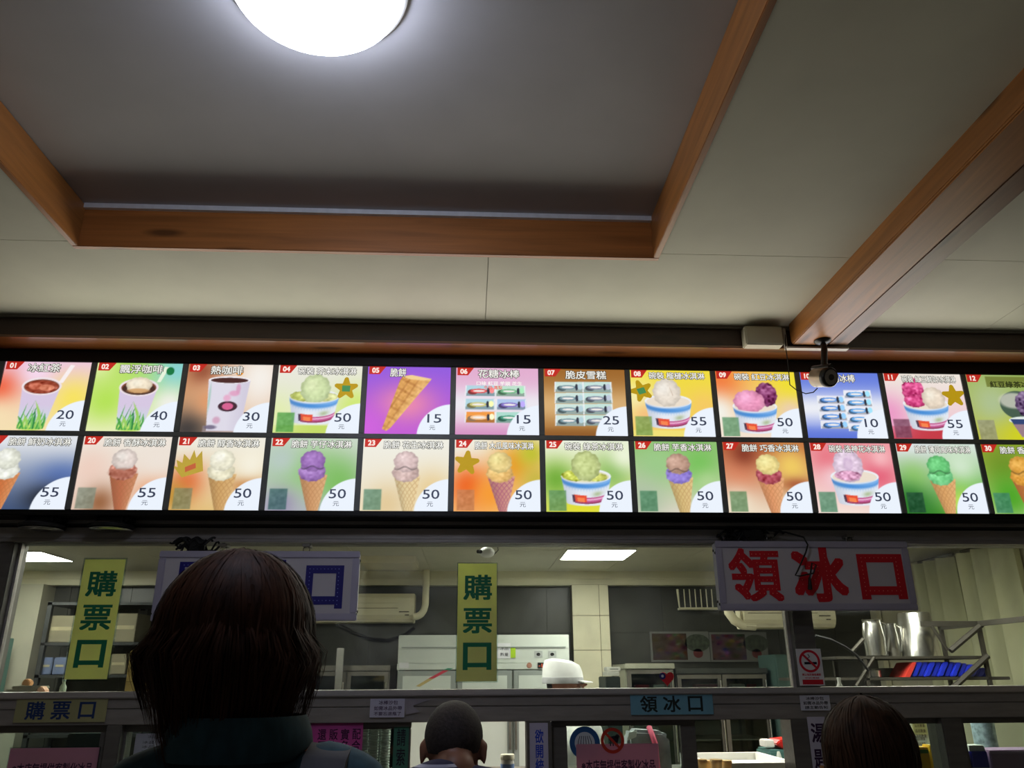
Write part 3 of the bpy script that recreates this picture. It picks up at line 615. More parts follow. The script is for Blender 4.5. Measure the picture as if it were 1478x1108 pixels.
# ------------------------------------------------------------------ the shop window under the menu
YT, YG = 3.10, 3.155                       # front of the aluminium beams, the glass
def pbox(x0, y0, x1, y1, Y, d, mb=None):
    "box whose front face covers the pixel rectangle on plane Y, d deep"
    a, b, c, e = RC(x0, y0, x1, y1, Y); return (mb or MB()).box(a, b, Y, Y+d, c, e)
XL, XR = -3.3, 3.8
zH, zS, zB = 1.981, 1.452, 1.343           # head underside, sill top, transom underside
w1 = struct('window_1', MB().box(XL, XR, YT+.01, YT+.11, zH, 2.045), ALUD, bevel=.003)
struct('head_groove_strip', MB().box(XL, XR, YT-.002, YT+.01, zH+.012, 2.035), ALU, w1, bevel=.002)
struct('head_upper_rail', MB().box(XL, XR, YT-.004, YT+.011, 2.05, 2.085), ALU, w1, bevel=.002)
struct('head_bead', MB().box(XL, XR, YT-.008, YT+.01, zH-.001, zH+.011), ALU, w1, bevel=.002)
struct('transom_upper_board', MB().box(XL, XR, YT, YT+.11, 1.396, zS-.022), ALU, w1, bevel=.002)
struct('transom_lower_board', MB().box(XL, XR, YT+.002, YT+.11, zB, 1.3945), ALU, w1, bevel=.002)
struct('transom_bead', MB().box(XL, XR, YT-.012, YT+.11, zS-.022, zS), mat('aluminium_bright', (196, 190, 186), .35, .6, .06, 9, (1, 6, 6)), w1, bevel=.004)
xm0, xm1 = W(1146, 940, YT)[0], W(1180, 940, YT)[0]
xl1 = W(12, 830, YT)[0]
struct('mullion', MB().box(xm0+.012, xm1, YT+.004, YT+.11, zS, zH), ALUD, w1, bevel=.003)
struct('mullion', MB().box(xl1-.06, xl1-.004, YT+.004, YT+.11, zS, zH), ALUD, w1, bevel=.003)
struct('glazing_bead', MB().box(xm0, xm0+.012, YG-.012, YG+.01, zS, zH), MATS['aluminium_bright'], w1)
struct('glazing_bead', MB().box(xl1-.004, xl1+.004, YG-.012, YG+.01, zS, zH), MATS['aluminium_bright'], w1)
for a, b in ((XL, xl1-.05), (xl1-.01, xm0+.006), (xm1-.01, XR)):
    struct('glass_pane', MB().box(a, b, YG, YG+.005, zS-.01, zH+.01), GLASS, w1)
ys = 1080
def X3(x, Y=3.12): return W(x, ys, Y)[0]
zK = .98                                    # counter top under the hatches
def post(n, x0, x1, Y=3.10, d=.11, m=ALUD): return struct(n, MB().box(X3(x0, Y), X3(x1, Y), Y, Y+d, zK, zB), m, w1, bevel=.003)
post('post', 149, 171); post('post', 761, 797); post('post', 1146, 1192); post('post', 1366, 1396)
def sash(nm, x0, x1, ztop, stile=.03, Y=3.13, gl=True):
    a, b = X3(x0, Y), X3(x1, Y)
    o = struct(nm, MB().box(a, b, Y, Y+.03, ztop, zB), ALUD, bevel=.002)
    struct('bottom_rail', MB().box(a, b, Y, Y+.03, zK, zK+.05), ALUD, o, bevel=.002)
    struct('stile', MB().box(a, a+stile, Y, Y+.03, zK+.05, ztop), ALUD, o, bevel=.002); struct('stile', MB().box(b-stile, b, Y, Y+.03, zK+.05, ztop), ALUD, o, bevel=.002)
    struct('glass_pane', MB().box(a+stile-.004, b-stile+.004, Y+.013, Y+.018, zK+.045, ztop+.005), GLASSC, o)
    return o
zt = W(75, 1057, 3.13)[1]
sash('window_2', -90, 150, zt, .02); sash('window_3', 170, 420, zt, .022)
sash('window_4', 418, 592, W(540, 1052, 3.13)[1], .052); sash('window_5', 797, 1006, W(900, 1047, 3.13)[1], .055)
sash('window_6', 1192, 1367, W(1330, 1044, 3.13)[1], .012); sash('window_7', 1393, 1640, W(1440, 1043, 3.13)[1], .012)
st_ = MB().box(X3(421, 3.095), X3(592, 3.095), 3.118, 3.13, W(500, 1049, 3.118)[1], zB)
struct('sash_cap', st_, ALUD, w1)
ct = struct('wall_counter', MB().box(XL, XR, 3.10, 3.20, 0, zK-.03), mat('counter_front', (150, 146, 140), .5, .2, .06, 4))
struct('counter_top', MB().box(XL, XR, 3.02, 3.42, zK-.03, zK), STEELD, ct, bevel=.004)

# ------------------------------------------------------------------ paper signs on the glass and the frame
def sheet(name, label, px, Y, col, rows, ink=None, th=.0012, group=None, frame=None):
    "paper px=(x0,y0,x1,y1) on plane Y; rows: (text, u0, u1, v0, v1, bold, vertical)"
    x0, x1, z0, z1 = RC(*px, Y)
    m = thinpaper('paper_%d_%d_%d' % col, col, .5 if Y > YT+.005 else .1)
    t = thing(name, label, 'sign', ((x0+x1)/2, Y, z0), group)
    if frame: MB().box(x0-frame, x1+frame, Y-.0004, Y+th, z0-frame, z1+frame).build('clear_sleeve', GLASSC, t)
    MB().box(x0, x1, Y-th, Y, z0, z1).build('paper', m, t)
    im = ink or INK
    for r in rows:
        b = MB(); text(b, r[0], x0+(x1-x0)*r[1], x0+(x1-x0)*r[2], z1-(z1-z0)*r[4], z1-(z1-z0)*r[3], Y-th-.0004, r[5] if len(r) > 5 else .01, r[6] if len(r) > 6 else 1.0, len(r) > 7)
        b.build('lettering', im, t)
    return t
GRN = mat('green_ink', (20, 118, 84), .6, 0, .05, 20); NAVY = mat('navy_ink', (28, 52, 100), .6, 0, .05, 20); BLUI = mat('blue_ink', (40, 70, 190), .6, 0, 0); PUR = mat('purple_ink', (60, 20, 76), .6, 0, 0)
YEL = (246, 242, 168)
V3 = [('購', .16, .86, .105, .315, .022), ('票', .16, .86, .395, .60, .022), ('口', .18, .84, .69, .90, .03)]
sheet('window_sign', 'tall yellow sign 購票口 in green on the glass left of the lit sign', (108, 807, 168, 980), YG-.004, YEL, V3, GRN, frame=.006)
sheet('window_sign', 'tall yellow sign 購票口 in green on the glass in front of white freezer', (660, 813, 717, 983), YG-.004, YEL, V3, GRN, frame=.004)
H3 = lambda a: [(a[0], .12, .32, .13, .87, .02), (a[1], .40, .60, .13, .87, .02), (a[2], .70, .87, .16, .84, .02)]
sheet('frame_sign', 'pale yellow strip 購票口 in navy on the aluminium beam', (22, 1008, 154, 1042), YT-.003, (172, 168, 122), H3('購票口'), NAVY)
sheet('frame_sign', 'light blue strip 領冰口 in black on the aluminium beam', (910, 1000, 1029, 1031), YT-.003, (120, 170, 190), H3('領冰口'), mat('black_green_ink', (24, 36, 34), .6, 0, 0))
S3 = [('冰棒沙包', .25, .80, .10, .32, .01), ('如需冰品外帶', .12, .92, .40, .62, .01), ('不要忘退瓶了', .12, .90, .70, .90, .01)]
sheet('notice', 'small white handwritten notice on the beam above the teal strip', (534, 1008, 584, 1035), YT-.003, (206, 204, 220), S3, PUR)
nt_ = sheet('notice', 'small white handwritten notice on the beam under the no smoking sign', (1155, 1003, 1198, 1025), YT-.003, (216, 216, 226), [('冰棒沙包', .2, .8, .10, .32, .01), ('如需冰品外帶', .10, .92, .40, .62, .01), ('請主動告知', .14, .90, .70, .90, .01)], INK)
MB().prism([(W(x, y, YT)[0], W(x, y, YT)[1]) for x, y in ((584, 1008), (622, 1009), (596, 1018), (606, 1027), (586, 1031))], YT-.0035, YT-.003).build('torn_paper', mat('torn', (150, 144, 150), .8), bpy.data.objects['notice'])
PNK = (236, 176, 196)
P2 = lambda a: [(a, .06, .95, .22, .38, .015), ('※請依序排隊取冰', .06, .82, .52, .66, .015)]
sheet('pink_notice', 'pale pink notice behind glass at the far left hatch', (6, 1079, 136, 1180), 3.127, PNK, P2('※本店無提供客製化冰品'), mat('plum_ink', (70, 34, 66), .6, 0, 0), frame=.003)
sheet('pink_notice', 'pale pink notice on the glass under the round red ban sticker', (833, 1073, 953, 1180), 3.127, PNK, P2('※本店無提供客製化冰品'), MATS['plum_ink'])
sheet('price_list', 'white printed list of small lines behind glass beside woman in teal', (188, 1058, 262, 1180), 3.127, (206, 206, 216), [('冰品價目表 一覽', .25, .75, .02, .06, .0)]+[('冰品  %d元' % (15+5*k), .15, .70, .09+.055*k, .125+.055*k, 0) for k in range(10)])
sheet('magenta_notice', 'magenta paper with handwritten columns behind the woman\'s shoulder', (446, 1040, 522, 1140), 3.115, (226, 110, 190), [('配合', .80, .96, .12, .45, .012, 1.0, 1), ('實名', .58, .74, .12, .45, .012, 1.0, 1), ('販售', .36, .52, .12, .45, .012, 1.0, 1), ('還原', .14, .30, .12, .45, .012, 1.0, 1)], mat('dark_plum', (60, 14, 60), .6, 0, 0))
sheet('vertical_strip', 'teal vertical strip 請索取 on the sash beside the shaven man', (566, 1046, 588, 1190), 3.125, (104, 164, 140), [('請索取統一', .22, .80, .04, .93, .012, 1.05, 1)])
sheet('vertical_strip', 'white vertical strip 欲開統編 in blue on the post', (765, 1043, 792, 1185), YT-.003, (196, 192, 214), [('欲開統編請告', .30, .74, .07, .98, .02, 1.02, 1)], BLUI)
sp = sheet('vertical_strip', 'white vertical strip 湯匙 in purple on the post with spoon picture', (1172, 1034, 1198, 1160), YT-.003, (206, 202, 218), [('湯', .15, .92, .08, .30, .022), ('匙', .15, .92, .38, .60, .022)], mat('spoon_ink', (48, 20, 60), .6, 0, 0))
a, b, c, e = RC(1178, 1098, 1196, 1158, YT)
MB().lathe([(.002, 0), (.007, .02), (.005, .06), (.008, .12)], ((a+b)/2, YT-.012, c), n=10).build('wooden_spoon', mat('spoon_wood', (190, 140, 90), .6), sp)
# no smoking sign
x0, x1, z0, z1 = RC(1151, 936, 1187, 989, YT); Ys = YT-.002
t = thing('no_smoking_sign', 'white and red no smoking sign on the mullion under the 領冰口 light box', 'sign', ((x0+x1)/2, Ys, z0))
RED = mat('red_ink', (206, 28, 48), .5, 0, .03, 20)
MB().box(x0, x1, Ys-.0015, Ys, z0, z1).build('card', mat('card_white', (224, 222, 224), .5, 0, .03, 20), t)
def ring(mb, cx, cz, r0, r1, Y, n=40):
    vs = [(cx+r*math.cos(2*math.pi*k/n), Y, cz+r*math.sin(2*math.pi*k/n)) for r in (r0, r1) for k in range(n)]
    return mb.add(vs, [(k, (k+1) % n, n+(k+1) % n, n+k) for k in range(n)])
def disc(mb, cx, cz, rx, rz, Y, n=40): return mb.add([(cx+rx*math.cos(2*math.pi*k/n), Y, cz+rz*math.sin(2*math.pi*k/n)) for k in range(n)], [tuple(range(n))])
cx, cz, w = (x0+x1)/2, z1-(z1-z0)*.34, x1-x0
b = ring(MB(), cx, cz, .33*w, .42*w, Ys-.0022)
b.add([(cx-.30*w, Ys-.0024, cz+.24*w), (cx-.24*w, Ys-.0024, cz+.30*w), (cx+.30*w, Ys-.0024, cz-.24*w), (cx+.24*w, Ys-.0024, cz-.30*w)], [(0, 1, 2, 3)]); b.build('ban_ring', RED, t)
b = MB().quad(cx-.22*w, cx+.28*w, Ys-.0020, cz-.12*w, cz-.03*w)
b.tube([(cx+.0*w, Ys-.002, cz-.0*w), (cx-.08*w, Ys-.002, cz+.1*w), (cx+.02*w, Ys-.002, cz+.16*w), (cx-.04*w, Ys-.002, cz+.26*w)], .0016, 5); b.build('cigarette_print', INK, t)
b = MB().quad(x0+.12*w, x1-.06*w, Ys-.002, z0+.03*(z1-z0), z0+.16*(z1-z0)); text(b, '禁止吸菸違者處罰', x0+.14*w, x1-.12*w, z0+.265*(z1-z0), z0+.325*(z1-z0), Ys-.002, .02); text(b, '申訴專線', x0+.24*w, x1-.2*w, z0+.185*(z1-z0), z0+.225*(z1-z0), Ys-.002, .01); b.build('lettering', RED, t)
# round ban sticker: dark animal in a red ring
x0, x1, z0, z1 = RC(867, 1050, 901, 1087, 3.124); cx, cz, r = (x0+x1)/2, (z0+z1)/2, (x1-x0)/2
t = thing('ban_sticker', 'round red ban sticker over a dark shape on the hatch glass', 'sticker', (cx, 3.124, z0))
b = ring(MB(), cx, cz, r*.74, r, 3.1236); b.add([(cx-.62*r, 3.1234, cz+.48*r), (cx-.48*r, 3.1234, cz+.62*r), (cx+.62*r, 3.1234, cz-.48*r), (cx+.48*r, 3.1234, cz-.62*r)], [(0, 1, 2, 3)]); b.build('ban_ring', mat('ban_red', (190, 50, 30), .5, 0, .05, 20), t)
b = disc(MB(), cx+.12*r, cz+.1*r, .42*r, .26*r, 3.1240, 16); disc(b, cx+.42*r, cz+.3*r, .2*r, .18*r, 3.1240, 12)
for k in (-.18, .05, .28, .42): b.quad(cx+k*r-.05*r, cx+k*r+.05*r, 3.1240, cz-.42*r, cz)
b.build('animal_shape', INK, t)
# blue round sticker beside it
x0, x1, z0, z1 = RC(822, 1049, 866, 1095, 3.128); cx, cz, r = (x0+x1)/2, (z0+z1)/2, (x1-x0)/2
t = thing('round_sticker', 'round blue and white sticker half hidden by the pink notice', 'sticker', (cx, 3.1278, z0))
disc(MB(), cx, cz, r*.84, r*.84, 3.1279).build('disc', mat('sticker_white', (206, 210, 216), .5, 0, .03, 9), t)
ring(MB(), cx, cz, r*.66, r, 3.1277).build('blue_ring', mat('sticker_blue', (36, 84, 140), .5, 0, .05, 9), t)
b = MB()
for k in range(6): b.tube([(cx+(-.5+.2*k)*r, 3.1276, cz-.5*r), (cx+(-.42+.17*k)*r, 3.1276, cz+.1*r), (cx+(-.3+.12*k)*r, 3.1276, cz+.42*r)], .0012, 5)
b.build('dark_strokes', INK, t)
# heart and flag sticker on the upper pane
x0, x1, z0, z1 = RC(950, 969, 972, 990, YG-.002); cx, cz, r = (x0+x1)/2, (z0+z1)/2, (x1-x0)/2
t = thing('heart_sticker', 'small heart sticker, red with a blue sun corner, at the foot of pane', 'sticker', (cx, YG-.002, z0))
hp = [(cx+r*.95*math.sin(a)**3+.15*r, cz+.1*r+r*.062*(13*math.cos(a)-5*math.cos(2*a)-2*math.cos(3*a)-math.cos(4*a))) for a in np.linspace(0, 2*math.pi, 30)[:-1]]
MB().prism(hp, YG-.003, YG-.002).build('heart', mat('heart_red', (200, 36, 46), .5, 0, .04, 30), t)
disc(MB(), cx-.42*r, cz+.35*r, .42*r, .42*r, YG-.0034, 20).build('blue_corner', mat('heart_blue', (36, 40, 110), .5, 0, 0), t); disc(MB(), cx-.42*r, cz+.35*r, .17*r, .17*r, YG-.0037, 14).build('white_sun', PAPER, t)

# ------------------------------------------------------------------ the two LED light boxes
def inside_pts(V, P, step):
    lo, hi = V.min(0), V.max(0); out = []
    T = [V[list(p)] for p in P]
    for y in np.arange(lo[1]+step/2, hi[1], step):
        for x in np.arange(lo[0]+step/2, hi[0], step):
            for q in T:
                a, b, c = q[0], q[1], q[2]
                d = [(b[0]-a[0])*(y-a[1])-(b[1]-a[1])*(x-a[0]), (c[0]-b[0])*(y-b[1])-(c[1]-b[1])*(x-b[0]), (a[0]-c[0])*(y-c[1])-(a[1]-c[1])*(x-c[0])]
                if min(d) >= 0 or max(d) <= 0: out.append((x, y)); break
    return out
def lightbox(name, label, px, chars, ink, dotm):
    Y = 3.035; x0, x1, z0, z1 = RC(*px, Y); D = .055; w, h = x1-x0, z1-z0
    t = thing(name, label, 'sign', ((x0+x1)/2, Y+D/2, z0))
    MB().box(x0+.004, x1-.004, Y+.003, Y+D, z0+.004, z1-.004).build('casing', mat('casing_white', (206, 206, 208), .5, 0, .03, 9), t, bevel=.003)
    fm = mat('sign_frame', (170, 166, 186), .45, .2, .03, 9); fw_ = .026
    MB().box(x0, x1, Y-.004, Y+.006, z1-fw_, z1).build('frame_rail', fm, t, bevel=.003); MB().box(x0, x1, Y-.004, Y+.006, z0, z0+fw_).build('frame_rail', fm, t, bevel=.003)
    MB().box(x0, x0+fw_, Y-.004, Y+.006, z0+fw_, z1-fw_).build('frame_stile', fm, t, bevel=.003); MB().box(x1-fw_, x1, Y-.004, Y+.006, z0+fw_, z1-fw_).build('frame_stile', fm, t, bevel=.003)
    MB().box(x0+fw_-.002, x1-fw_+.002, Y, Y+.004, z0+fw_-.002, z1-fw_+.002).build('face_panel', mat('sign_face', (186, 182, 190), .5, 0, .02, 9), t)
    dots = MB()
    for ch, u0, u1, v0, v1, off in chars:
        a, b, c, e = x0+u0*w, x0+u1*w, z1-v1*h, z1-v0*h
        text(MB(), ch, a, b, c, e, Y-.0012, off).build('character', ink, t)
        V, P = glyphs(ch); lo, hi = V.min(0), V.max(0)
        for px_, py_ in inside_pts(V, P, .08):
            dots.ball((a+(px_-lo[0])/(hi[0]-lo[0])*(b-a), Y-.0015, c+(py_-lo[1])/(hi[1]-lo[1])*(e-c)), .0019, 6, 4)
    dots.build('led_dots', dotm, t, kind='stuff')
    for zz in (.12, .86):
        for sx, xx in ((-1, x0+.004), (1, x1-.004)):
            for yy in (.018, .040): MB().lathe([(.004, -.003), (.006, 0), (.004, .003)], (xx, Y+yy, z0+zz*h+(yy-.03)*.5), 0, 8).build('screw_knob', BLACK, t)
    for u in (.3, .72):
        MB().tube([(x0+u*w+.012*math.cos(q), Y+.03, z1+.010+.012*math.sin(q)) for q in np.linspace(0, 2*math.pi, 14)], .0018, 6, False).build('hanging_ring', STEELD, t)
        MB().box(x0+u*w-.014, x0+u*w+.014, Y+.016, Y+.068, z1+.020, z1+.030).build('hook_plate', STEELD, t)
    return x0, x1, z0, z1, Y
S1 = lightbox('light_box_sign', 'white light box 購票口 with dark blue dotted letters behind woman\'s head', (224, 795, 517, 896), [('購', .10, .32, .15, .80, .024), ('票', .41, .63, .15, .80, .028), ('口', .745, .915, .24, .80, .045)], mat('sign_blue', (26, 22, 116), .5, 0, .03, 20), mat('led_blue', (120, 130, 210), .3, 0, 0))
S2 = lightbox('light_box_sign', 'white light box 領冰口 with red dotted letters and a loose plug', (1036, 781, 1317, 881), [('領', .065, .32, .12, .85, .025), ('冰', .395, .65, .12, .85, .038), ('口', .735, .945, .22, .81, .045)], mat('sign_red', (196, 16, 34), .5, 0, .03, 20), mat('led_red', (240, 130, 120), .3, 0, 0))
# ------------------------------------------------------------------ cables over the signs
def cables(label, x0, x1, z, n, seed):
    r = random.Random(seed); t = thing('cable_bundle', label, 'cables', ((x0+x1)/2, 3.06, z)); g = MB()
    for k in range(n):
        a = x0+r.random()*(x1-x0)*.5; b = a+r.uniform(.3, .5)*(x1-x0); zz = z+r.uniform(.004, .045); yy = 3.05+r.uniform(0, .04); am = r.uniform(.008, .028)
        g.tube([(a+(b-a)*q, yy+.008*math.sin(5*q+k), max(z+.003, zz+am*math.sin(math.pi*2*q*(1+k % 2)+k))) for q in np.linspace(0, 1, 16)], .0042, 6)
    g.build('loose_loops', RUBBER, t)
    MB().box(x0+.35*(x1-x0), x0+.62*(x1-x0), 3.052, 3.088, z+.001, z+.046).build('power_adapter', BLACK, t, bevel=.006)
    return t
cables('tangle of black cable on top of the blue lettered light box', S1[0]+.02, S1[0]+.23, S1[3], 14, 1)
def plug():
    t = thing('dangling_cable', 'loose black cable with a plug hanging over the red letters', 'cable', (W(1160, 800, 3.01)[0], 3.01, W(1160, 850, 3.01)[1]))
    q = [(1108, 765, 3.06), (1135, 768, 3.045), (1160, 775, 3.026), (1166, 786, 3.018), (1163, 797, 3.016), (1152, 822, 3.016), (1148, 830, 3.016), (1155, 831, 3.016), (1174, 827, 3.014), (1178, 815, 3.014), (1172, 812, 3.014), (1169, 834, 3.014)]
    P = [(W(x, y, Y)[0], Y, W(x, y, Y)[1]) for x, y, Y in q]; MB().tube(P, .0032, 7).build('cord', RUBBER, t)
    x, z = P[-1][0], P[-1][2]; MB().tube([(x, 3.016, z+.002), (x-.003, 3.016, z-.03), (x-.004, 3.016, z-.042)], [.005, .008, .009], 8).build('plug', RUBBER, t)
cables('tangle of black cable on top of the red lettered light box', S2[0]+.01, S2[0]+.32, S2[3], 14, 4)
plug()
# ------------------------------------------------------------------ two spotlights under the menu board
for lab, px in (('black round spotlight under the menu, nearer the left edge', 60), ('black round spotlight under the menu, second from the left edge', 160)):
    x, z = W(px, 762, 3.05); t = thing('spotlight', lab, 'spotlight', (x, 3.06, 2.03))
    MB().lathe([(.035, .0), (.078, .004), (.080, .016), (.05, .028), (.02, .03)], (x, 3.05, 2.018), n=24).build('housing', BLACK, t, smooth=True)
    MB().lathe([(.072, -.003), (.076, 0), (.03, 0)], (x, 3.05, 2.018), n=24).build('chrome_rim', STEEL, t, smooth=True)
    MB().lathe([(.005, -.002), (.06, -.001), (.06, 0)], (x, 3.05, 2.0165), n=20).build('lens', mat('lens_dark', (40, 38, 36), .2, 0, .05, 20), t)
    MB().box(x-.05, x-.044, 3.02, 3.08, 2.03, 2.062).build('bracket', BLACK, t); MB().box(x+.044, x+.05, 3.02, 3.08, 2.03, 2.062).build('bracket', BLACK, t)
    MB().box(x-.045, x+.075, 3.03, 3.085, 2.044, 2.062).build('driver_box', BLACK, t, bevel=.004)
# ------------------------------------------------------------------ security camera on the beam
cxm, cym = Wz(1187, 491, 2.722); t = thing('security_camera', 'bullet security camera with a bronze body hanging from the wooden beam', 'camera', (cxm, cym, 2.722))
MB().lathe([(.031, 0), (.033, -.004), (.028, -.010), (.012, -.016)], (cxm, cym, 2.722), n=24).build('ceiling_disc', mat('camera_black', (22, 21, 21), .3, .2, .05, 20), t, smooth=True)
ex, ez = W(1190, 528, cym-.01)
MB().tube([(cxm, cym, 2.712), (cxm+.002, cym-.002, 2.69), (ex, cym-.008, ez)], [.011, .012, .013], 10).build('arm', MATS['camera_black'], t, smooth=True)
MB().lathe([(.015, -.01), (.017, 0), (.015, .01)], (ex+.004, cym-.008, ez-.006), 0, 14).build('swivel', MATS['camera_black'], t, smooth=True)
hx, hz = W(1197, 545, cym-.05); bkx, bkz = W(1177, 546, cym+.02)
d = Vector((hx+.004-ex+.01, -.075, -.012)).normalized()
p0 = Vector((bkx-.004, cym+.012, bkz)); p1 = Vector((hx-.002, cym-.055, hz))
d = (p1-p0).normalized()
MB().tube([p0, p0+d*.004, p1-d*.004, p1], [.034, .037, .037, .036], 28).build('body', mat('bronze', (126, 112, 92), .35, .5, .05, 30), t, smooth=True)
MB().tube([p1-d*.012, p1+d*.004, p1+d*.008], [.0385, .0385, .035], 28).build('front_bezel', MATS['camera_black'], t, smooth=True)
MB().tube([p1+d*.004, p1+d*.0095], [.029, .029], 24).build('led_plate', mat('led_plate', (130, 126, 116), .4, 0, .1, 60), t)
MB().tube([p1+d*.009, p1+d*.013], [.012, .011], 18).build('lens', MATS['lens_dark'], t)
MB().tube([p0-d*.004+Vector((0, 0, .037)), p1+d*.016+Vector((.0, 0, .040))], [.012, .014], 8).build('sun_hood', MATS['camera_black'], t)
cp = [(1133, 478, 2.86), (1134, 500, 2.855), (1138, 530, 2.85), (1140, 555, 2.85), (1150, 563, 2.85), (1163, 568, 2.85), (1174, 566, 2.845), (1180, 560, 2.84)]
MB().tube([(W(x, y, Y)[0], Y, W(x, y, Y)[1]) for x, y, Y in cp], .0022, 6).build('cord', RUBBER, t)
x0, x1, z0, z1 = RC(1076, 470, 1130, 497, YF-.05); jb = thing('junction_box', 'cream plastic junction box on the wall beam beside the ceiling beam', 'box', ((x0+x1)/2, YF-.03, z0))
MB().box(x0, x1, YF-.05, YF-.001, z0, z1).build('case', mat('box_cream', (176, 170, 150), .5, 0, .03, 10), jb, bevel=.004); MB().box(x0+.006, x1-.006, YF-.053, YF-.05, z0+.006, z1-.006).build('lid', MATS['box_cream'], jb, bevel=.001)
cd = thing('cable_conduit', 'thin white conduit along the end of the ceiling beam', 'conduit', (1.25, YF-.02, 2.71))
MB().box(1.243, 1.253, YF-.014, YF-.002, 2.716, 2.80).build('upright_piece', mat('conduit', (190, 182, 170), .5, 0, .03, 10), cd); MB().box(1.243, 1.495, YF-.028, YF-.002, 2.7095, 2.717).build('level_piece', MATS['conduit'], cd)
# ------------------------------------------------------------------ the kitchen behind the glass
KZ, KB = 2.5, 8.45
KX0, KX1 = -5.2, 4.28
kc = struct('ceiling', MB().box(KX0, KX1, 3.22, KB, KZ+.01, KZ+.05), KT)
kp = MB().box(-.298, .298, -.598, .598, 0, .012).mesh('ceiling_panel'); kp.materials.append(mat('kitchen_panel', (214, 210, 190), .6, 0, .03, 5))
for i in range(16):
    for j in range(5):
        if j == 4 and False: continue
        o = link('ceiling_panel', kp, None, kc); o.location = (-4.9+i*.6, 3.83+j*1.2, KZ); 
        if 3.83+j*1.2+.6 > KB: o.scale = (1, (KB-(3.23+j*1.2))/1.2, 1); o.location.y = (3.23+j*1.2+KB)/2
wb = struct('wall_back', MB().box(KX0, KX1, KB+.008, KB+.1, 0, KZ+.05), mat('dark_joint', (44, 44, 42), .6))
dm = MB().box(-.298, .298, 0, .010, -.298, .298).mesh('wall_tile'); dm.materials.append(KD)
for i in range(16):
    for j in range(4): o = link('wall_tile', dm, None, wb); o.location = (-4.9+i*.6, KB, 2.2-j*.6)
struct('wall_left', MB().box(KX0-.1, KX0, 3.22, KB, 0, KZ+.05), KT)
wr = struct('wall_right', MB().box(KX1, KX1+.1, 3.22, KB, 0, KZ+.05), mat('beige_joint', (120, 116, 98), .6))
tm = MB().box(-.01, 0, -.298, .298, -.298, .298).mesh('wall_tile'); tm.materials.append(KT)
for i in range(9):
    for j in range(4): o = link('wall_tile', tm, None, wr); o.location = (KX1, KB-.3-i*.6, 2.2-j*.6)
struct('floor', MB().box(KX0, KX1, 3.2, KB, -.05, 0), mat('kitchen_floor', (110, 104, 96), .4, 0, .12, 3))
# cross beam under the ceiling
bz = W(740, 844, 8.3)[1]
struct('trim_4', MB().box(KX0, KX1, 8.3, KB-.001, bz, KZ), KT)
struct('beam_lip', MB().box(KX0, KX1, 8.285, 8.3, bz+.06, bz+.075), KT, [o for o in bpy.data.objects if o.name.startswith('trim_4')][0])
# tiled pillar
px0, px1 = W(825, 850, 8.25)[0], W(878, 850, 8.25)[0]; pr = px1+.02
pil = struct('wall_pillar', MB().box(px0+.005, px1-.005, 8.258, KB, 0, bz), MATS['beige_joint'])
xs_ = [px0, px0+(px1-px0)*.74, px1]
for i in range(2):
    for zt_, zb_ in ((bz, W(850, 888, 8.25)[1]), (W(850, 888, 8.25)[1], W(850, 938, 8.25)[1]), (W(850, 938, 8.25)[1], 1.25), (1.25, .85), (.85, .45), (.45, .03)):
        struct('pillar_tile', MB().box(xs_[i]+.003, xs_[i+1]-.003, 8.25, 8.26, zb_+.003, zt_-.003), KT, pil, bevel=.002)
pil2 = struct('wall_pillar', MB().box(W(-40, 850, 8.2)[0], W(62, 850, 8.2)[0], 8.2, KB, 0, bz), mat('pillar_grey', (170, 166, 148), .6, 0, .04, 4))
# ceiling lights
def panel_light(label, xa, xb, ya, yb):
    t = thing('panel_light', label, 'ceiling light', ((xa+xb)/2, (ya+yb)/2, KZ), 'kitchen ceiling lights')
    MB().box(xa, xb, ya, yb, KZ-.012, KZ-.002).build('frame', WHITE, t); MB().box(xa+.012, xb-.012, ya+.012, yb-.012, KZ-.014, KZ-.011).build('diffuser', MATS.get('panel_glow') or emitter('panel_glow', (255, 252, 240), KLAMP), t)
panel_light('square ceiling light in the kitchen above the freezer\'s right end', .82, 1.42, 6.75, 7.35)
panel_light('square ceiling light in the kitchen at the far left of the glass', -4.20, -3.58, 6.93, 7.52)
panel_light('square kitchen ceiling light above the counter, hidden above the menu line', -1.6, -1.0, 4.3, 4.9)
panel_light('unseen light panel added to brighten the hatches, left of middle', -.55, .05, 3.75, 4.35)  # unseen panel, added to light the hatches and paper signs from behind
panel_light('unseen light panel added to brighten the hatches, right of middle', 1.1, 1.7, 3.75, 4.35)  # second unseen panel, added for more light at the right hatches
panel_light('square kitchen ceiling light over the steel rack, hidden above the menu line', 2.2, 2.8, 4.3, 4.9)
# white upright freezer
Yf = 7.5
fx0, fx1, _, fz1 = RC(574, 916, 822, 1000, Yf); fh0 = W(700, 957, Yf)[1]; fd = W(700, 966, Yf)[1]
fr_ = thing('freezer', 'wide white upright freezer with three doors behind the yellow sign', 'freezer', ((fx0+fx1)/2, Yf+.35, 0))
FW = mat('freezer_white', (206, 212, 204), .4, 0, .03, 4); FG = mat('freezer_grey', (150, 156, 152), .4, .1, .03, 4)
MB().box(fx0, fx1, Yf+.03, Yf+.75, .1, fz1).build('cabinet', FW, fr_, bevel=.008)
MB().box(fx0+.02, fx1-.02, Yf+.05, Yf+.7, 0, .1).build('plinth', BLACK, fr_)
hz = W(700, 934, Yf)[1]
MB().box(fx0, fx1, Yf-.005, Yf+.03, fh0+.002, fz1).build('header_panel', FW, fr_, bevel=.004)
MB().box(fx0+.03, fx1-.03, Yf-.012, Yf-.004, hz-.004, hz+.006).build('header_ridge', FG, fr_)
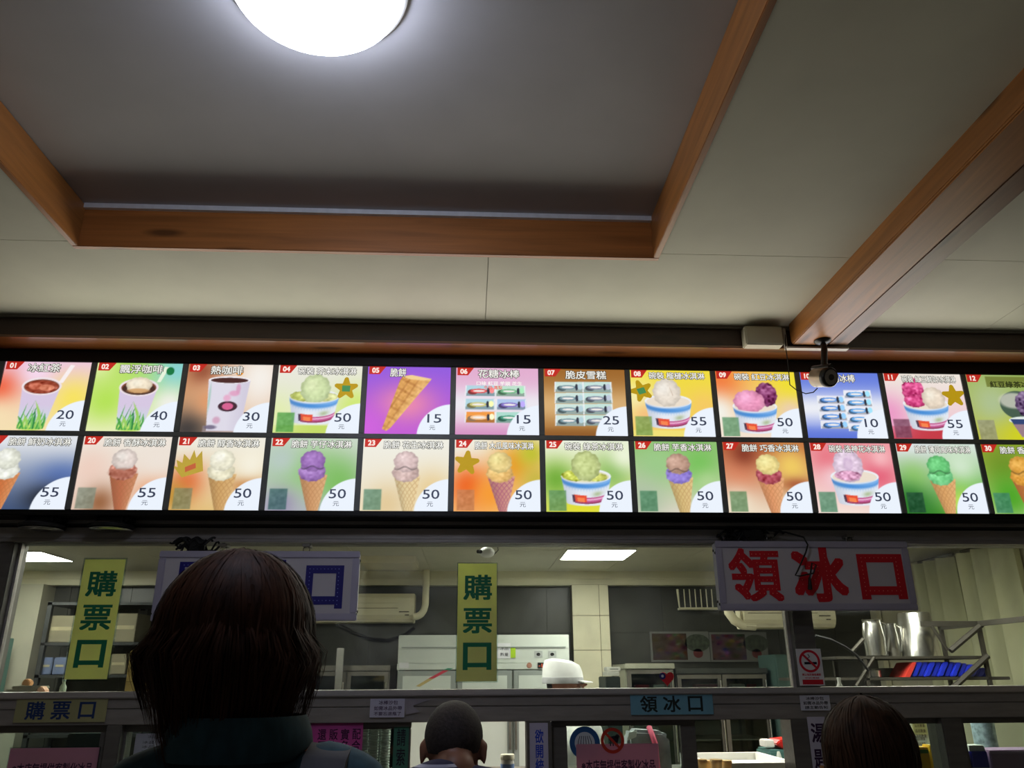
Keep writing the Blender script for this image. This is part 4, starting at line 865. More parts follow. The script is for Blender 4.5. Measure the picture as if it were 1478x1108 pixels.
MB().box(fx0-.005, fx1+.005, Yf-.015, Yf+.03, fd, fh0).build('control_strip', FW, fr_, bevel=.003)
ed = [fx0, W(659, 980, Yf)[0], W(740, 980, Yf)[0], fx1]
for k in range(3):
    a, b = ed[k]+.006, ed[k+1]-.006
    dr = MB().box(a, b, Yf-.02, Yf+.028, .14, fd-.008).build('door', FG, fr_, bevel=.006)
    MB().box(a+.045, b-.045, Yf-.023, Yf-.018, .2, fd-.05).build('door_panel', FW, dr)
    MB().box(b-.03 if k != 2 else a+.01, b-.012 if k != 2 else a+.028, Yf-.05, Yf-.02, .9, 1.3).build('handle', STEELD, dr, bevel=.004)
    if k == 0:
        for c_, p in (((200, 60, 80), ((618, 979), (640, 967), (648, 967), (626, 979))), ((60, 140, 110), ((640, 967), (646, 964), (654, 964), (648, 967))), ((190, 170, 110), ((600, 990), (618, 979), (626, 979), (606, 991)))):
            MB().prism([W(x, y, Yf-.024) for x, y in p], Yf-.0245, Yf-.0235).build('door_stripe', mat('stripe_%d' % c_[0], c_, .5, 0, 0), dr)
x, z = W(764, 960, Yf-.017); MB().lathe([(.001, -.004), (.022, -.003), (.024, 0)], (x, Yf-.016, z), 1, 18).build('round_badge', mat('badge', (170, 120, 100), .5), fr_)
a, b, c, e = RC(776, 956, 790, 964, Yf-.017); MB().box(a, b, Yf-.019, Yf-.015, c, e).build('display', BLACK, fr_)
text(MB(), '-18', a+.01, b-.01, c+.008, e-.008, Yf-.0195, .01).build('display_digits', emitter('digits', (230, 90, 50), .6), fr_)
MB().box(*RC(576, 956, 590, 964, Yf-.017)[:2], Yf-.018, Yf-.015, *RC(576, 956, 590, 964, Yf-.017)[2:]).build('maker_plate', PAPER, fr_)
a, b, c, e = RC(717, 928, 737, 950, Yf-.006); n_ = thing('note_sheet', 'white sheet of small marks taped to the freezer header', 'paper', ((a+b)/2, Yf-.007, c))
MB().box(a, b, Yf-.008, Yf-.0065, c, e).build('paper', PAPER, n_); text(MB(), '冰品\n數量', a+.03, b-.02, c+.02, e-.03, Yf-.0085, 0, 1.6).build('lettering', INK, n_)
a, b, c, e = RC(737, 934, 744, 949, Yf-.006); solid('green_tag', MB().box(a, b, Yf-.010, Yf-.0055, c, e), mat('lime', (176, 214, 40), .6), 'small lime green tag beside the sheet on freezer header', 'tag')
for k, xx in enumerate((770, 790)):
    a, b, c, e = RC(xx+1, 939, xx+13, 949, Yf-.006); o = solid('label_sticker', MB().box(a, b, Yf-.008, Yf-.0055, c, e), mat('sticker_grey', (176, 180, 178), .5), ['small grey square sticker on freezer header, left of a pair', 'small grey square sticker on freezer header, right of a pair'][k], 'sticker')
    MB().ball(((a+b)/2, Yf-.008, (c+e)/2), (.018, .001, .014), 10, 6).build('mark', BLACK, o)
# glass door display fridges
def fridge(label, x0, x1, ytop, ydoor, Y, xs, body, shelves=True):
    a, b = W(x0, 980, Y)[0], W(x1, 980, Y)[0]; zt_ = W((x0+x1)/2, ytop, Y)[1]; zd = W((x0+x1)/2, ydoor, Y)[1]
    t = thing('display_fridge', label, 'fridge', ((a+b)/2, Y+.35, 0))
    g = MB().box(a, b, Y+.65, Y+.68, .05, zt_).box(a, a+.03, Y+.03, Y+.66, .05, zt_).box(b-.03, b, Y+.03, Y+.66, .05, zt_).box(a, b, Y+.03, Y+.66, .0, .2)
    g.build('cabinet', body, t); MB().box(a-.005, b+.005, Y-.01, Y+.67, zd, zt_).build('top_box', body, t, bevel=.005)
    e = [W(q, 980, Y)[0] for q in xs]
    for k in range(len(e)-1):
        p, q = e[k]+.004, e[k+1]-.004; w = .035
        d = MB().box(p, p+w, Y, Y+.03, .22, zd-.006).box(q-w, q, Y, Y+.03, .22, zd-.006).box(p+w, q-w, Y, Y+.03, zd-.006-w, zd-.006).box(p+w, q-w, Y, Y+.03, .22, .22+w).build('door', STEELD, t)
        MB().box(p+w-.003, q-w+.003, Y+.010, Y+.016, .22+w, zd-w).build('door_glass', GLASSC, d)
        MB().tube([(q-.018, Y-.03, .8), (q-.018, Y-.03, 1.45)], .009, 8).build('handle', STEEL, d)
    for zz in (.6, .95, 1.28):
        MB().box(a+.03, b-.03, Y+.08, Y+.64, zz, zz+.012).build('shelf', STEELD, t)
    return a, b, zt_, zd
DK = mat('fridge_dark', (60, 62, 58), .5, .2, .08, 5)
f1 = fridge('dark two door glass fridge left of the white freezer', 440, 562, 960, 968, 7.6, (441, 500, 561), STEELD)
f2 = fridge('pale topped glass fridge under the food posters', 904, 974, 957, 965, 7.4, (905, 973), mat('fridge_cream', (150, 150, 132), .5))
f3 = fridge('long dark glass fridge right of the pale topped one', 976, 1108, 964, 972, 7.45, (977, 1042, 1107), DK)
RB = mat('red_pack', (170, 30, 40), .5, 0, .1, 12); WP = mat('white_tub', (206, 208, 200), .5, 0, .04, 9)
for k, (px_, zz, m_) in enumerate(((925, 1.292, RB), (950, 1.292, WP), (1010, 1.292, RB), (1030, 1.292, RB), (1062, 1.292, WP), (1088, 1.292, RB))):
    X = W(px_, 980, 7.75)[0]
    solid('food_pack', MB().box(X-.06, X+.06, 7.68, 7.8, zz, zz+.12), m_, '%s food pack on the top shelf of %s' % ('red' if m_ is RB else 'white', ['the pale topped fridge', 'the pale topped fridge, at its right', 'the long dark fridge, at far left', 'the long dark fridge, second from left', 'the long dark fridge, third from left', 'the long dark fridge, at far right'][k]), 'pack', 'packs in the glass fridges', bevel=.006)
# posters on the back wall
def poster(label, px, seed, tone):
    x0, x1, z0, z1 = RC(*px, KB-.02); t = thing('food_poster', label, 'poster', ((x0+x1)/2, KB-.02, z0))
    MB().box(x0, x1, KB-.018, KB-.002, z0, z1).build('board', mat('poster_frame', (112, 112, 108), .5, 0, .03, 6), t)
    n = 44; r = np.random.default_rng(seed); im = np.zeros((24, n, 3)); im[:] = tone; yy, xx = np.mgrid[0:24, 0:n]
    for _ in range(60):
        cx, cy, rr = r.uniform(0, n), r.uniform(0, 24), r.uniform(1.5, 5); c_ = np.array(tone)*r.uniform(.4, 1.6)+r.normal(size=3)*22
        im += (c_-im)*np.exp(-((xx-cx)/rr)**2-((yy-cy)/(rr*.5))**2)[..., None]*.8
    printed('food_picture', im, x0+.02, x0+(x1-x0)*.62, z0+.02, z1-.02, KB-.0195, PRINT, t)
    cx = x0+(x1-x0)*.80; cz = z0+(z1-z0)*.62
    disc(MB(), cx, cz, .13, .085, KB-.0195).build('plate_picture', mat('plate_green', (70, 76, 62), .5, 0, .3, 30), t); disc(MB(), cx, z0+(z1-z0)*.28, .05, .045, KB-.0195).build('red_bowl_picture', mat('bowl_red', (104, 48, 46), .5, 0, .1, 30), t)
poster('framed food poster with brown photo, left of two on the back wall', (939, 911, 1024, 955), 3, (66, 52, 42))
poster('framed food poster with pinkish photo, right of two on the back wall', (1025, 912, 1108, 955), 5, (84, 64, 68))
# air conditioners
def aircon(label, px, Y, flip=False):
    x0, x1, z0, z1 = RC(*px, Y); t = thing('air_conditioner', label, 'air conditioner', ((x0+x1)/2, Y+.11, z0))
    pr_ = [(Y+.02, z0+.03), (Y+.05, z0), (Y+.22, z0), (Y+.22, z1), (Y+.03, z1), (Y, z1-.04), (Y, z0+.07)]
    MB().prism([(p[0], p[1]) for p in pr_], x0, x1, 0).build('case', OFFW, t, bevel=.006)
    MB().box(x0+.04, x1-.16, Y-.004, Y+.004, z0+(z1-z0)*.48, z0+(z1-z0)*.50).build('groove', mat('ac_groove', (120, 112, 92), .5), t)
    MB().box(x0+.04, x1-.16, Y-.004, Y+.004, z0+(z1-z0)*.66, z0+(z1-z0)*.665).build('groove', MATS['ac_groove'], t)
    MB().box(x0+.02, x1-.02, Y+.012, Y+.03, z0+.006, z0+.035).build('outlet_flap', mat('ac_flap', (196, 188, 160), .5), t)
    a = x0+.05 if flip else x1-.15
    MB().box(a, a+.10, Y-.004, Y+.004, z0+.095, z0+.105).build('maker_plate', mat('ac_plate', (90, 84, 70), .5), t); MB().box(a+.06, a+.10, Y-.004, Y+.004, z0+.065, z0+.075).build('lamp_strip', MATS['ac_plate'], t)
    return t
aircon('cream wall air conditioner beside the blue lettered light box', (420, 856, 598, 898), 8.2)
aircon('cream wall air conditioner below the red lettered light box', (1073, 862, 1206, 906), 7.0)
def pipe(label, pts, Y, r, m=None):
    P = [(W(x, y, Y)[0], Y, W(x, y, Y)[1]) for x, y in pts]; return solid('drain_pipe', MB().tube(P, r, 10), m or OFFW, label, 'pipe', smooth=True)
pipe('cream pipe bending from the left air conditioner up to the ceiling', [(597, 890), (603, 889), (608, 886), (612, 880), (614, 872), (615, 845), (616, 800), (616, 788)], 8.2, .035)
pipe('cream pipe slanting down behind the right air conditioner', [(1052, 801), (1050, 868), (1052, 884), (1060, 895), (1072, 902), (1090, 903)], 7.05, .04)
solid('ceiling_duct', pbox(520, 792, 600, 812, 7.2, .5), OFFW, 'cream box duct under the kitchen ceiling right of blue lettered sign', 'duct', bevel=.01)
P = [(W(x, y, 8.40)[0], 8.40, W(x, y, 8.40)[1]) for x, y in ((486, 900), (510, 913), (535, 922), (560, 924), (585, 916), (598, 905))]; solid('wall_cable', MB().tube(P, .018, 7), BLACK, 'black cable sagging on dark wall left of the white freezer', 'cable', smooth=True)
x, z = W(492, 935, 7.3); solid('steel_pole', MB().box(x-.03, x+.03, 7.28, 7.32, 0, z), STEEL, 'bright steel pole in front of the two door glass fridge', 'pole', bevel=.004)
solid('wall_pipe', MB().box(W(1268, 900, 8.3)[0], W(1275, 900, 8.3)[0], 8.32, KB-.01, .8, 2.3), KT, 'beige pipe casing on the back wall behind the steel pots', 'pipe')
# wall basket
x0, x1, z0, z1 = RC(980, 850, 1036, 878, 8.35); t = thing('wire_basket', 'cream wire basket on the back wall left of the red lettered sign', 'basket', ((x0+x1)/2, 8.35, z0))
MB().tube([(x0-.01, 8.35, z1), (x0, 8.35, z0), (x1, 8.35, z0), (x1+.01, 8.35, z1)], .014, 8).build('rim', OFFW, t)
for k in range(1, 7): MB().tube([(x0+(x1-x0)*k/7, 8.35, z0), (x0+(x1-x0)*k/7, 8.35, z1)], .006, 6).build('bar', OFFW, t)
MB().box(x0, x1, 8.38, KB-.01, z0-.01, z0+.01).build('base_shelf', OFFW, t)
# small printer by the pillar and dark machine
x0, x1, z0, z1 = RC(877, 962, 896, 975, 6.9); pt = thing('receipt_printer', 'small white printer with dark slot beside the tiled pillar', 'printer', ((x0+x1)/2, 7, z0))
MB().box(x0, x1, 6.9, 7.1, z0+.035, z1).build('case', WHITE, pt, bevel=.006); MB().box(x0+.02, x1-.02, 6.895, 6.91, z0+.055, z1-.02).build('slot', BLACK, pt); MB().box(x0-.01, x1-.02, 6.86, 7.1, z0, z0+.033).build('tray', WHITE, pt, bevel=.004)
mb2 = thing('machine_stand', 'dark green cabinet under the small white printer', 'cabinet', (W(888, 980, 7)[0], 7.0, 0))
a, b, c, e = RC(875, 976, 896, 1000, 6.85); MB().box(a, b, 6.86, 7.24, 0, e).build('body', mat('dark_green', (30, 44, 40), .4, 0, .1, 6), mb2, bevel=.006); MB().box(a+.03, b-.03, 6.852, 6.862, .1, e-.05).build('door', MATS['dark_green'], mb2)
# lockers
def locker(label, px, Y, c):
    x0, x1, z0, z1 = RC(*px, Y); t = thing('metal_locker', label, 'locker', ((x0+x1)/2, Y+.2, 0)); m = mat('locker_%d' % c[0], c, .4, .2, .06, 5)
    MB().box(x0, x1, Y+.02, Y+.45, 0, z1).build('body', m, t, bevel=.005); k = (x1-x0)/2
    for q in range(2):
        d = MB().box(x0+q*k+.008, x0+(q+1)*k-.008, Y, Y+.021, .06, z1-.02).build('door', m, t, bevel=.003); MB().box(x0+q*k+.03, x0+q*k+.05, Y-.012, Y, 1.1, 1.22).build('handle', STEELD, d)
locker('teal metal locker at the right end of the long pane', (1121, 944, 1160, 990), 7.3, (74, 98, 92))
locker('teal metal locker at the far left of the kitchen', (-95, 918, -26, 990), 7.6, (96, 136, 126))
# dark shelving on the left with cartons
x0, x1 = W(58, 930, 7.9)[0], W(222, 930, 7.9)[0]; zt_ = W(110, 868, 7.9)[1]
sh = thing('storage_shelf', 'dark storage shelving against the back wall behind the left yellow sign', 'shelf', ((x0+x1)/2, 8.15, 0)); SD = mat('shelf_dark', (52, 54, 54), .5, .3, .1, 8)
for xx in (x0, x1-.04):
    for yy in (7.9, 8.36): MB().box(xx, xx+.04, yy, yy+.04, 0, zt_).build('post', SD, sh)
for zz in (.5, 1.0, 1.5, 1.78, zt_-.03): MB().box(x0, x1, 7.9, 8.4, zz, zz+.025).build('board', SD, sh)
cm = mat('carton_drab', (112, 106, 84), .7, 0, .12, 6); cb = mat('carton_blue', (84, 96, 124), .6, 0, .15, 12)
for k, (a, b, zz, h, m_, lab) in enumerate(((70, 112, 1.806, .24, cm, 'drab carton on the upper shelf, leftmost'), (114, 156, 1.806, .20, cm, 'drab carton on the upper shelf behind the yellow sign'), (160, 196, 1.806, .26, cm, 'drab carton on the upper shelf right of the yellow sign'), (62, 84, 1.526, .15, cb, 'blue grey carton on the lower shelf, leftmost'), (86, 104, 1.526, .15, cb, 'blue grey carton on the lower shelf beside the yellow sign'), (166, 190, 1.526, .18, cm, 'drab carton on the lower shelf right of yellow sign'))):
    xa, xb = W(a, 930, 8.0)[0], W(b, 930, 8.0)[0]; o = thing('carton', lab, 'carton', ((xa+xb)/2, 8.1, zz), 'cartons on the dark shelving')
    MB().box(xa, xb, 7.95, 8.3, zz, zz+h).build('box', m_, o, bevel=.006); MB().box(xa+.02, xb-.02, 7.948, 7.951, zz+h*.45, zz+h*.58).build('tape', mat('tape', (150, 142, 112), .4), o)
def wallpaper_(label, px, Y=KB-.004):
    x0, x1, z0, z1 = RC(*px, Y); t = thing('wall_notice', label, 'paper', ((x0+x1)/2, Y, z0)); MB().box(x0, x1, Y-.003, Y, z0, z1).build('sheet', mat('grey_sheet', (118, 118, 116), .7), t); MB().box(x0+.02, x1-.02, Y-.004, Y-.003, z1-.06, z1-.03).build('heading', INK, t)
wallpaper_('grey notice on the back wall left of the lit sign, upper one', (200, 872, 213, 890)); wallpaper_('grey notice on the back wall left of the lit sign, lower one', (199, 893, 212, 914))
# things standing on the sill side ledge behind the left pane
lg = thing('ledge_shelf', 'narrow inner ledge along the foot of the glass', 'shelf', (.2, 3.32, 1.43)); MB().box(XL, XR, 3.22, 3.44, 1.425, 1.437).build('board', ALUD, lg)
for xx in (-3, -1.4, .2, 1.25, 3.3): MB().box(xx, xx+.02, 3.22, 3.42, 1.36, 1.426).build('bracket', ALUD, lg)
def ledge(name, label, cat, px, Y, m, kind='box', extra=None):
    x0, x1, z0, z1 = RC(*px, Y); z0 = 1.438; t = thing(name, label, cat, ((x0+x1)/2, Y+.03, z0)); return t, x0, x1, z0, z1
t, x0, x1, z0, z1 = ledge('cardboard_box', 'tan cardboard box standing by the glass left of the woman\'s head', 'box', (184, 938, 262, 992), 3.30, None)
MB().box(x0, x1, 3.30, 3.42, z0+.01, z1).build('box', mat('cardboard', (200, 168, 100), .7, 0, .06, 7), t, bevel=.003); MB().box(x0, x1, 3.297, 3.300, z0+.045, z0+.048).build('crease', mat('crease', (150, 122, 70), .7), t)
MB().box(x0-.02, x1+.04, 3.27, 3.43, z0, z0+.009).build('tray', WHITE, t)
t, x0, x1, z0, z1 = ledge('clear_bottle', 'clear plastic bottle on the ledge under the left yellow sign', 'bottle', (84, 975, 93, 996), 3.28, None)
MB().lathe([(.010, 0), (.012, .004), (.012, .03), (.005, .042), (.005, .05)], ((x0+x1)/2, 3.30, z0), n=14).build('body', mat('bottle_clear', (190, 206, 180), .15, 0, .05, 20), t, smooth=True); MB().lathe([(.006, .05), (.006, .056)], ((x0+x1)/2, 3.30, z0), n=12).build('cap', WHITE, t)
t, x0, x1, z0, z1 = ledge('paper_bag', 'crumpled pinkish paper bag on the ledge at far left', 'bag', (53, 985, 68, 996), 3.28, None)
g = MB(); g.prism([(x0, z0), (x1, z0), (x1-.004, z0+.02), (x0+.02, z0+.034), (x0+.012, z0+.03)], 3.27, 3.31); g.build('bag', mat('peach', (226, 176, 140), .7, 0, .1, 30), t, bevel=.003)
t, x0, x1, z0, z1 = ledge('rag', 'folded drab cloth on the ledge at far left', 'cloth', (6, 984, 52, 997), 3.30, None)
MB().box(x0, x1, 3.30, 3.38, z0, z0+.022).build('fold', mat('drab_cloth', (150, 146, 124), .9, 0, .15, 40), t, bevel=.006); MB().box(x0+.02, x1+.02, 3.31, 3.37, z0+.022, z0+.034).build('fold', MATS['drab_cloth'], t, bevel=.004)
t, x0, x1, z0, z1 = ledge('paper_scrap', 'orange brown scrap of packaging on the folded cloth', 'wrapper', (31, 976, 44, 986), 3.32, None)
MB().prism([(x0, z0+.035), (x1, z0+.035), (x1, z0+.05), ((x0+x1)/2, z0+.06), (x0+.004, z0+.052)], 3.32, 3.35).build('scrap', mat('orange_scrap', (206, 150, 96), .7, 0, .1, 30), t, bevel=.003)
t, x0, x1, z0, z1 = ledge('white_bottle', 'small white bottle on the ledge right of the no smoking sign', 'bottle', (1208, 972, 1217, 990), 3.30, None)
MB().lathe([(.012, 0), (.013, .012), (.008, .022), (.006, .03), (.008, .04), (.008, .046)], ((x0+x1)/2, 3.31, z0), n=14).build('body', WHITE, t, smooth=True)
# little white camera in the kitchen ceiling corner
kx, kz = W(703, 797, 3.6); t = thing('ceiling_camera', 'small white kitchen camera above the middle yellow sign', 'camera', (kx, 3.6, kz+.03))
MB().ball((kx, 3.6, kz), (.035, .035, .024), 16, 10).build('body', WHITE, t, smooth=True); MB().tube([(kx-.028, 3.575, kz), (kx-.042, 3.56, kz-.002)], [.009, .008], 10).build('lens', BLACK, t); MB().tube([(kx, 3.6, kz), (kx, 3.6, KZ)], .008, 8).build('stem', WHITE, t)
MB().tube([(kx+.03, 3.6, kz-.01), (kx+.05, 3.6, kz+.01), (kx+.045, 3.6, kz+.04), (kx+.04, 3.6, KZ)], .0025, 6).build('cord', BLACK, t)
# steel rack with pots, right
Yr = 5.0
rk = thing('steel_rack', 'stainless steel rack with slanting struts carrying the steel pots', 'rack', (W(1330, 950, Yr)[0], Yr+.2, 0)); SR = mat('rack_steel', (72, 68, 60), .55, .4, .08, 8)
rx0, rz = W(1206, 947, Yr); rx1 = W(1428, 941, Yr)[0]; rz2 = 1.475
MB().box(rx0, rx1, Yr, Yr+.45, rz-.018, rz).build('shelf_board', SR, rk, bevel=.003); MB().box(rx0-.2, rx1+.1, Yr, Yr+.45, rz2-.018, rz2).build('shelf_board', SR, rk, bevel=.003)
xp = W(1420, 945, Yr)[0]
for xx in (xp, W(1246, 950, Yr)[0]):
    for yy in (Yr, Yr+.42): MB().box(xx, xx+.022, yy, yy+.022, 0, W(1420, 897, Yr)[1] if xx == xp else rz-.018).build('post', SR, rk)
ra = W(1345, 898, Yr+.2)[0]; zr_ = W(1345, 899, Yr+.2)[1]
MB().box(xp-.35, xp+.03, Yr-.002, Yr+.03, zr_-.03, zr_).build('top_rail', SR, rk); MB().box(xp, xp+.03, Yr-1.6, Yr+.45, zr_-.03, zr_).build('top_rail', SR, rk)
def strut(x, y, x2, y2, w=.012):
    a, b = W(x, y, Yr-.01), W(x2, y2, Yr-.01); MB().tube([(a[0], Yr-.008, a[1]), (b[0], Yr-.008, b[1])], w, 6).build('strut', SR, rk)
strut(1417, 901, 1372, 939, .018); strut(1426, 946, 1368, 1000, .018); strut(1345, 903, 1368, 938, .010); strut(1262, 948, 1236, 990, .010); strut(1246, 922, 1230, 940, .012)
def pot(name, label, px, Y, prof, zbase, handle=False, m=STEEL, grp=None):
    x0, x1, z0, z1 = RC(*px, Y); r = (x1-x0)/2; h = z1-zbase; cx = (x0+x1)/2
    t = thing(name, label, 'pot', (cx, Y, zbase), grp)
    MB().lathe([(a*r, b*h) for a, b in prof]+[(prof[-1][0]*r-.004, h*.98), (prof[0][0]*r-.005, .01)], (cx, Y, zbase), n=28).build('body', m, t, smooth=True)
    if handle: MB().tube([(cx+r*.7, Y-r*.5, zbase+h*.92), (cx+r*1.15, Y-r*.5, zbase+h*.86), (cx+r*1.2, Y-r*.5, zbase+h*.5), (cx+r*.9, Y-r*.5, zbase+h*.15)], .007, 8).build('handle', STEEL, t)
    MB().lathe([(prof[-1][0]*r, h*.97), (prof[-1][0]*r+.004, h*.985), (prof[-1][0]*r, h)], (cx, Y, zbase), n=28).build('rolled_rim', STEEL, t, smooth=True)
pot('steel_jug', 'tall steel jug at the left end of the rack shelf', (1246, 894, 1276, 942), Yr+.16, [(.80, 0), (.92, .03), (1.0, .5), (.86, .88), (.8, .93), (.84, 1)], rz, True)
pot('steel_jug', 'shorter steel jug between tall jug and bucket', (1277, 899, 1296, 942), Yr+.2, [(.9, 0), (1, .03), (1.0, .6), (.86, .9), (.9, 1)], rz, True)
pot('steel_bucket', 'large upturned steel bucket on the rack shelf', (1296, 884, 1350, 942), Yr+.2, [(1.0, 0), (.99, .04), (.80, .97), (.74, 1)], rz)
pot('cooking_pot', 'small steel pot on the lower rack board', (1247, 967, 1272, 990), Yr+.12, [(.95, 0), (1, .05), (1, 1)], rz2)
pot('cooking_pot', 'dull wide steel pot behind the small pot on lower board', (1262, 964, 1306, 990), Yr+.33, [(.95, 0), (1, .05), (1, 1)], rz2, m=STEELD)
# bundle of blue bags
x0, x1, z0, z1 = RC(1290, 968, 1428, 992, Yr+.1); zb_ = rz2+.001
bb = thing('bag_bundle', 'bundle of shiny blue plastic bags with red edge on lower rack board', 'bags', ((x0+x1)/2, Yr+.1, zb_)); BB = mat('blue_plastic', (34, 52, 200), .22, 0, .12, 14, (1, 1, 3), .3); n = 12
st_w = (x1-x0-.11)/n
for k in range(n):                                   # bags leaning on one another, their folded edges slanting
    xa = x0+.062+k*st_w; top = zb_+.086*(1-.55*max(0, (k-5)/(n-6))**1.6); sl = .055*(top-zb_)/.086
    MB().prism([(xa, zb_), (xa+st_w*.96, zb_), (xa+st_w*.96+sl, top-.003), (xa+st_w*.5+sl, top), (xa+sl, top-.002)], Yr+.012+.010*(k % 2), Yr+.22).build('folded_bag', BB, bb, bevel=.006)
MB().prism([(x0+.022, zb_), (x0+.056, zb_), (x0+.112, zb_+.086), (x0+.085, zb_+.083)], Yr+.005, Yr+.20).build('red_bag_edge', mat('red_plastic', (200, 60, 50), .3), bb)
# hanging cord
P = [(W(x, y, 4.6)[0], 4.6, W(x, y, 4.6)[1]) for x, y in ((1177, 917), (1200, 923), (1220, 933), (1236, 945), (1254, 968))]; solid('hanging_cord', MB().tube(P, .007, 7), RUBBER, 'thick black cord sagging across the right pane beside the pots', 'cord', smooth=True)
# curtains on the right wall
def curtain(label, ya, yb, amp, nf, m):
    t = thing('curtain', label, 'curtain', (KX1-.12, (ya+yb)/2, 0), 'curtains on the right kitchen wall'); g = MB(); n = nf*8
    vs = []; 
    for j, zz in enumerate((2.44, 1.7, .9, .15)):
        for i in range(n+1): vs.append((KX1-.12+amp*math.sin(i/8*2*math.pi)*(1+.15*j)+.012*math.sin(i*1.7+j), ya+(yb-ya)*i/n, zz))
    g.add(vs, [(j*(n+1)+i, j*(n+1)+i+1, (j+1)*(n+1)+i+1, (j+1)*(n+1)+i) for j in range(3) for i in range(n)])
    o = g.build('cloth', m, t, smooth=True); MB().tube([(KX1-.12, ya+.01, 2.46), (KX1-.12, yb-.01, 2.46)], .014, 8).build('rod', STEELD, t)
CU = mat('curtain_cloth', (206, 206, 170), .8, 0, .12, 6, (1, 1, .2))
curtain('sage curtain hanging at the far end of the right wall', 6.72, 7.3, .08, 3, CU); curtain('sage curtain hanging nearer along the right wall', 5.95, 6.62, .08, 3, CU)
# ------------------------------------------------------------------ things in and behind the hatches
def counter_in(x, Y): return W(x, 1100, Y)[0]
ic = thing('inner_counter', 'steel work counter running inside the hatches', 'counter', (0, 3.9, 0)); MB().box(XL, XR, 3.44, 4.1, 1.075, 1.10).build('top', STEELD, ic, bevel=.004); MB().box(XL, XR, 3.5, 4.05, 0, 1.073).build('front', WHITE, ic)
zc_ = 1.101
# stacks of plastic cups
CUPM = mat('clear_cup', (206, 214, 206), .25, 0, .04, 20, (1, 1, 1), 0, 0, .5)
for k, px in enumerate((524, 539, 556)):
    X = W(px, 1075, 3.52)[0]; r = .021; t = thing('cup_stack', 'stack of clear ribbed plastic cups, %s of three, behind the hatch pane' % ['left', 'middle', 'right'][k], 'cups', (X, 3.52, zc_), 'cup stacks')
    for j in range(24): MB().lathe([(r*.80, 0), (r*.97, .006), (r, .0075), (r*.97, .009)], (X, 3.52, zc_+j*.010), n=14).build('cup', CUPM, t, smooth=True)
# white jar with a blue label
X = W(733, 1098, 3.42)[0]; t = thing('white_jar', 'white round jar with blue label at the open hatch', 'jar', (X, 3.46, zc_))
MB().lathe([(.026, 0), (.027, .004), (.027, .075), (.024, .085)], (X, 3.46, zc_), n=20).build('body', WHITE, t, smooth=True); MB().lathe([(.027, .086), (.028, .089), (.028, .102), (.026, .105)], (X, 3.46, zc_), n=20).build('lid', mat('jar_lid', (226, 224, 200), .4), t, smooth=True)
MB().lathe([(.0275, .03), (.0276, .031), (.0276, .07), (.0275, .071)], (X, 3.46, zc_), n=20).build('label', mat('label_blue', (120, 150, 200), .5, 0, .2, 40), t, smooth=True)
# white tray and wafer cones
a, b = W(1004, 1105, 3.38)[0], W(1150, 1105, 3.38)[0]; Zt = W(1090, 1100, 3.38)[1]
t = thing('white_tub', 'white rimmed ice cream tub top at the pick up hatch', 'tub', ((a+b)/2, 3.7, zc_))
g = MB().box(a+.05, b, 3.36, 3.38, zc_, Zt).box(a+.05, b, 3.80, 3.82, zc_, Zt).box(a+.05, a+.07, 3.38, 3.80, zc_, Zt).box(b-.02, b, 3.38, 3.80, zc_, Zt).box(a+.05, b, 3.36, 3.82, zc_, zc_+.02); g.build('walls', WHITE, t); MB().box(a+.07, b-.02, 3.38, 3.80, zc_+.02, Zt-.03).build('ice', mat('ice_white', (230, 232, 228), .6, 0, .08, 14), t)
CN = thinpaper('wafer', (250, 230, 186), .4)
for k, px in enumerate((1011, 1020, 1033, 1047)):
    yc = 3.305+.048*(k % 2); X, z = W(px, 1092+(k % 2)*1.5, yc); h = z-.99; t = thing('wafer_cone', 'golden wafer cone sleeve at the pick up hatch, %s of four from left' % ['first', 'second', 'third', 'last'][k], 'cone', (X, yc, zK+.001), 'wafer cones')
    MB().lathe([(.006, 0), (.022, h*.96), (.023, h), (.018, h)], (X, yc, zK+.002), n=16).build('cone', CN, t, smooth=True)
    MB().lathe([(.0232, h*.95), (.0245, h*.97), (.0232, h*.99)], (X, yc, zK+.002), n=16).build('rolled_edge', CN, t, smooth=True)
# teal tub with scoop, red bag, grey bag with strap
X0, X1, z0, z1 = RC(1112, 1082, 1150, 1130, 4.4); t = thing('teal_tub', 'teal tub with a white scoop handle standing in it', 'tub', ((X0+X1)/2, 4.5, 0))
MB().box(X0, X1, 4.4, 4.6, 0, z1).build('tub', mat('teal_tub', (70, 110, 104), .5, 0, .06, 7), t, bevel=.01); hx, hz_ = W(1124, 1084, 4.38); MB().tube([(hx, 4.385, hz_-.14), (hx, 4.385, hz_-.03), (hx, 4.385, hz_)], [.016, .014, .006], 10).build('scoop_handle', mat('scoop', (190, 196, 184), .4), t, smooth=True)
X0, X1, z0, z1 = RC(1112, 1063, 1150, 1078, 4.5); t = thing('red_packet', 'red packet lying on the teal tub', 'packet', ((X0+X1)/2, 4.5, z0))
MB().prism([(X0, z0+.02), (X0+.03, z0), (X1, z0), (X1, z1), (X0+.02, z1-.01)], 4.42, 4.58).build('packet', mat('red_pack2', (180, 36, 30), .35, 0, .12, 14), t, bevel=.006); MB().box(X0-.05, X0-.004, 4.43, 4.53, z0+.005, z1-.01).build('white_end', WHITE, t, bevel=.004)
X0, X1, z0, z1 = RC(901, 1051, 965, 1100, 3.75); t = thing('shoulder_bag', 'grey and white bag with a pink strap behind the pink notice', 'bag', ((X0+X1)/2, 3.75, zc_))
MB().prism([(X0, zc_), (X1, zc_), (X1-.004, z1-.03), (X1-.03, z1-.008), (X0+.03, z1), (X0+.008, z1-.02)], 3.70, 3.81).build('body', mat('bag_grey', (150, 152, 154), .7, 0, .25, 14), t, bevel=.014, smooth=True)
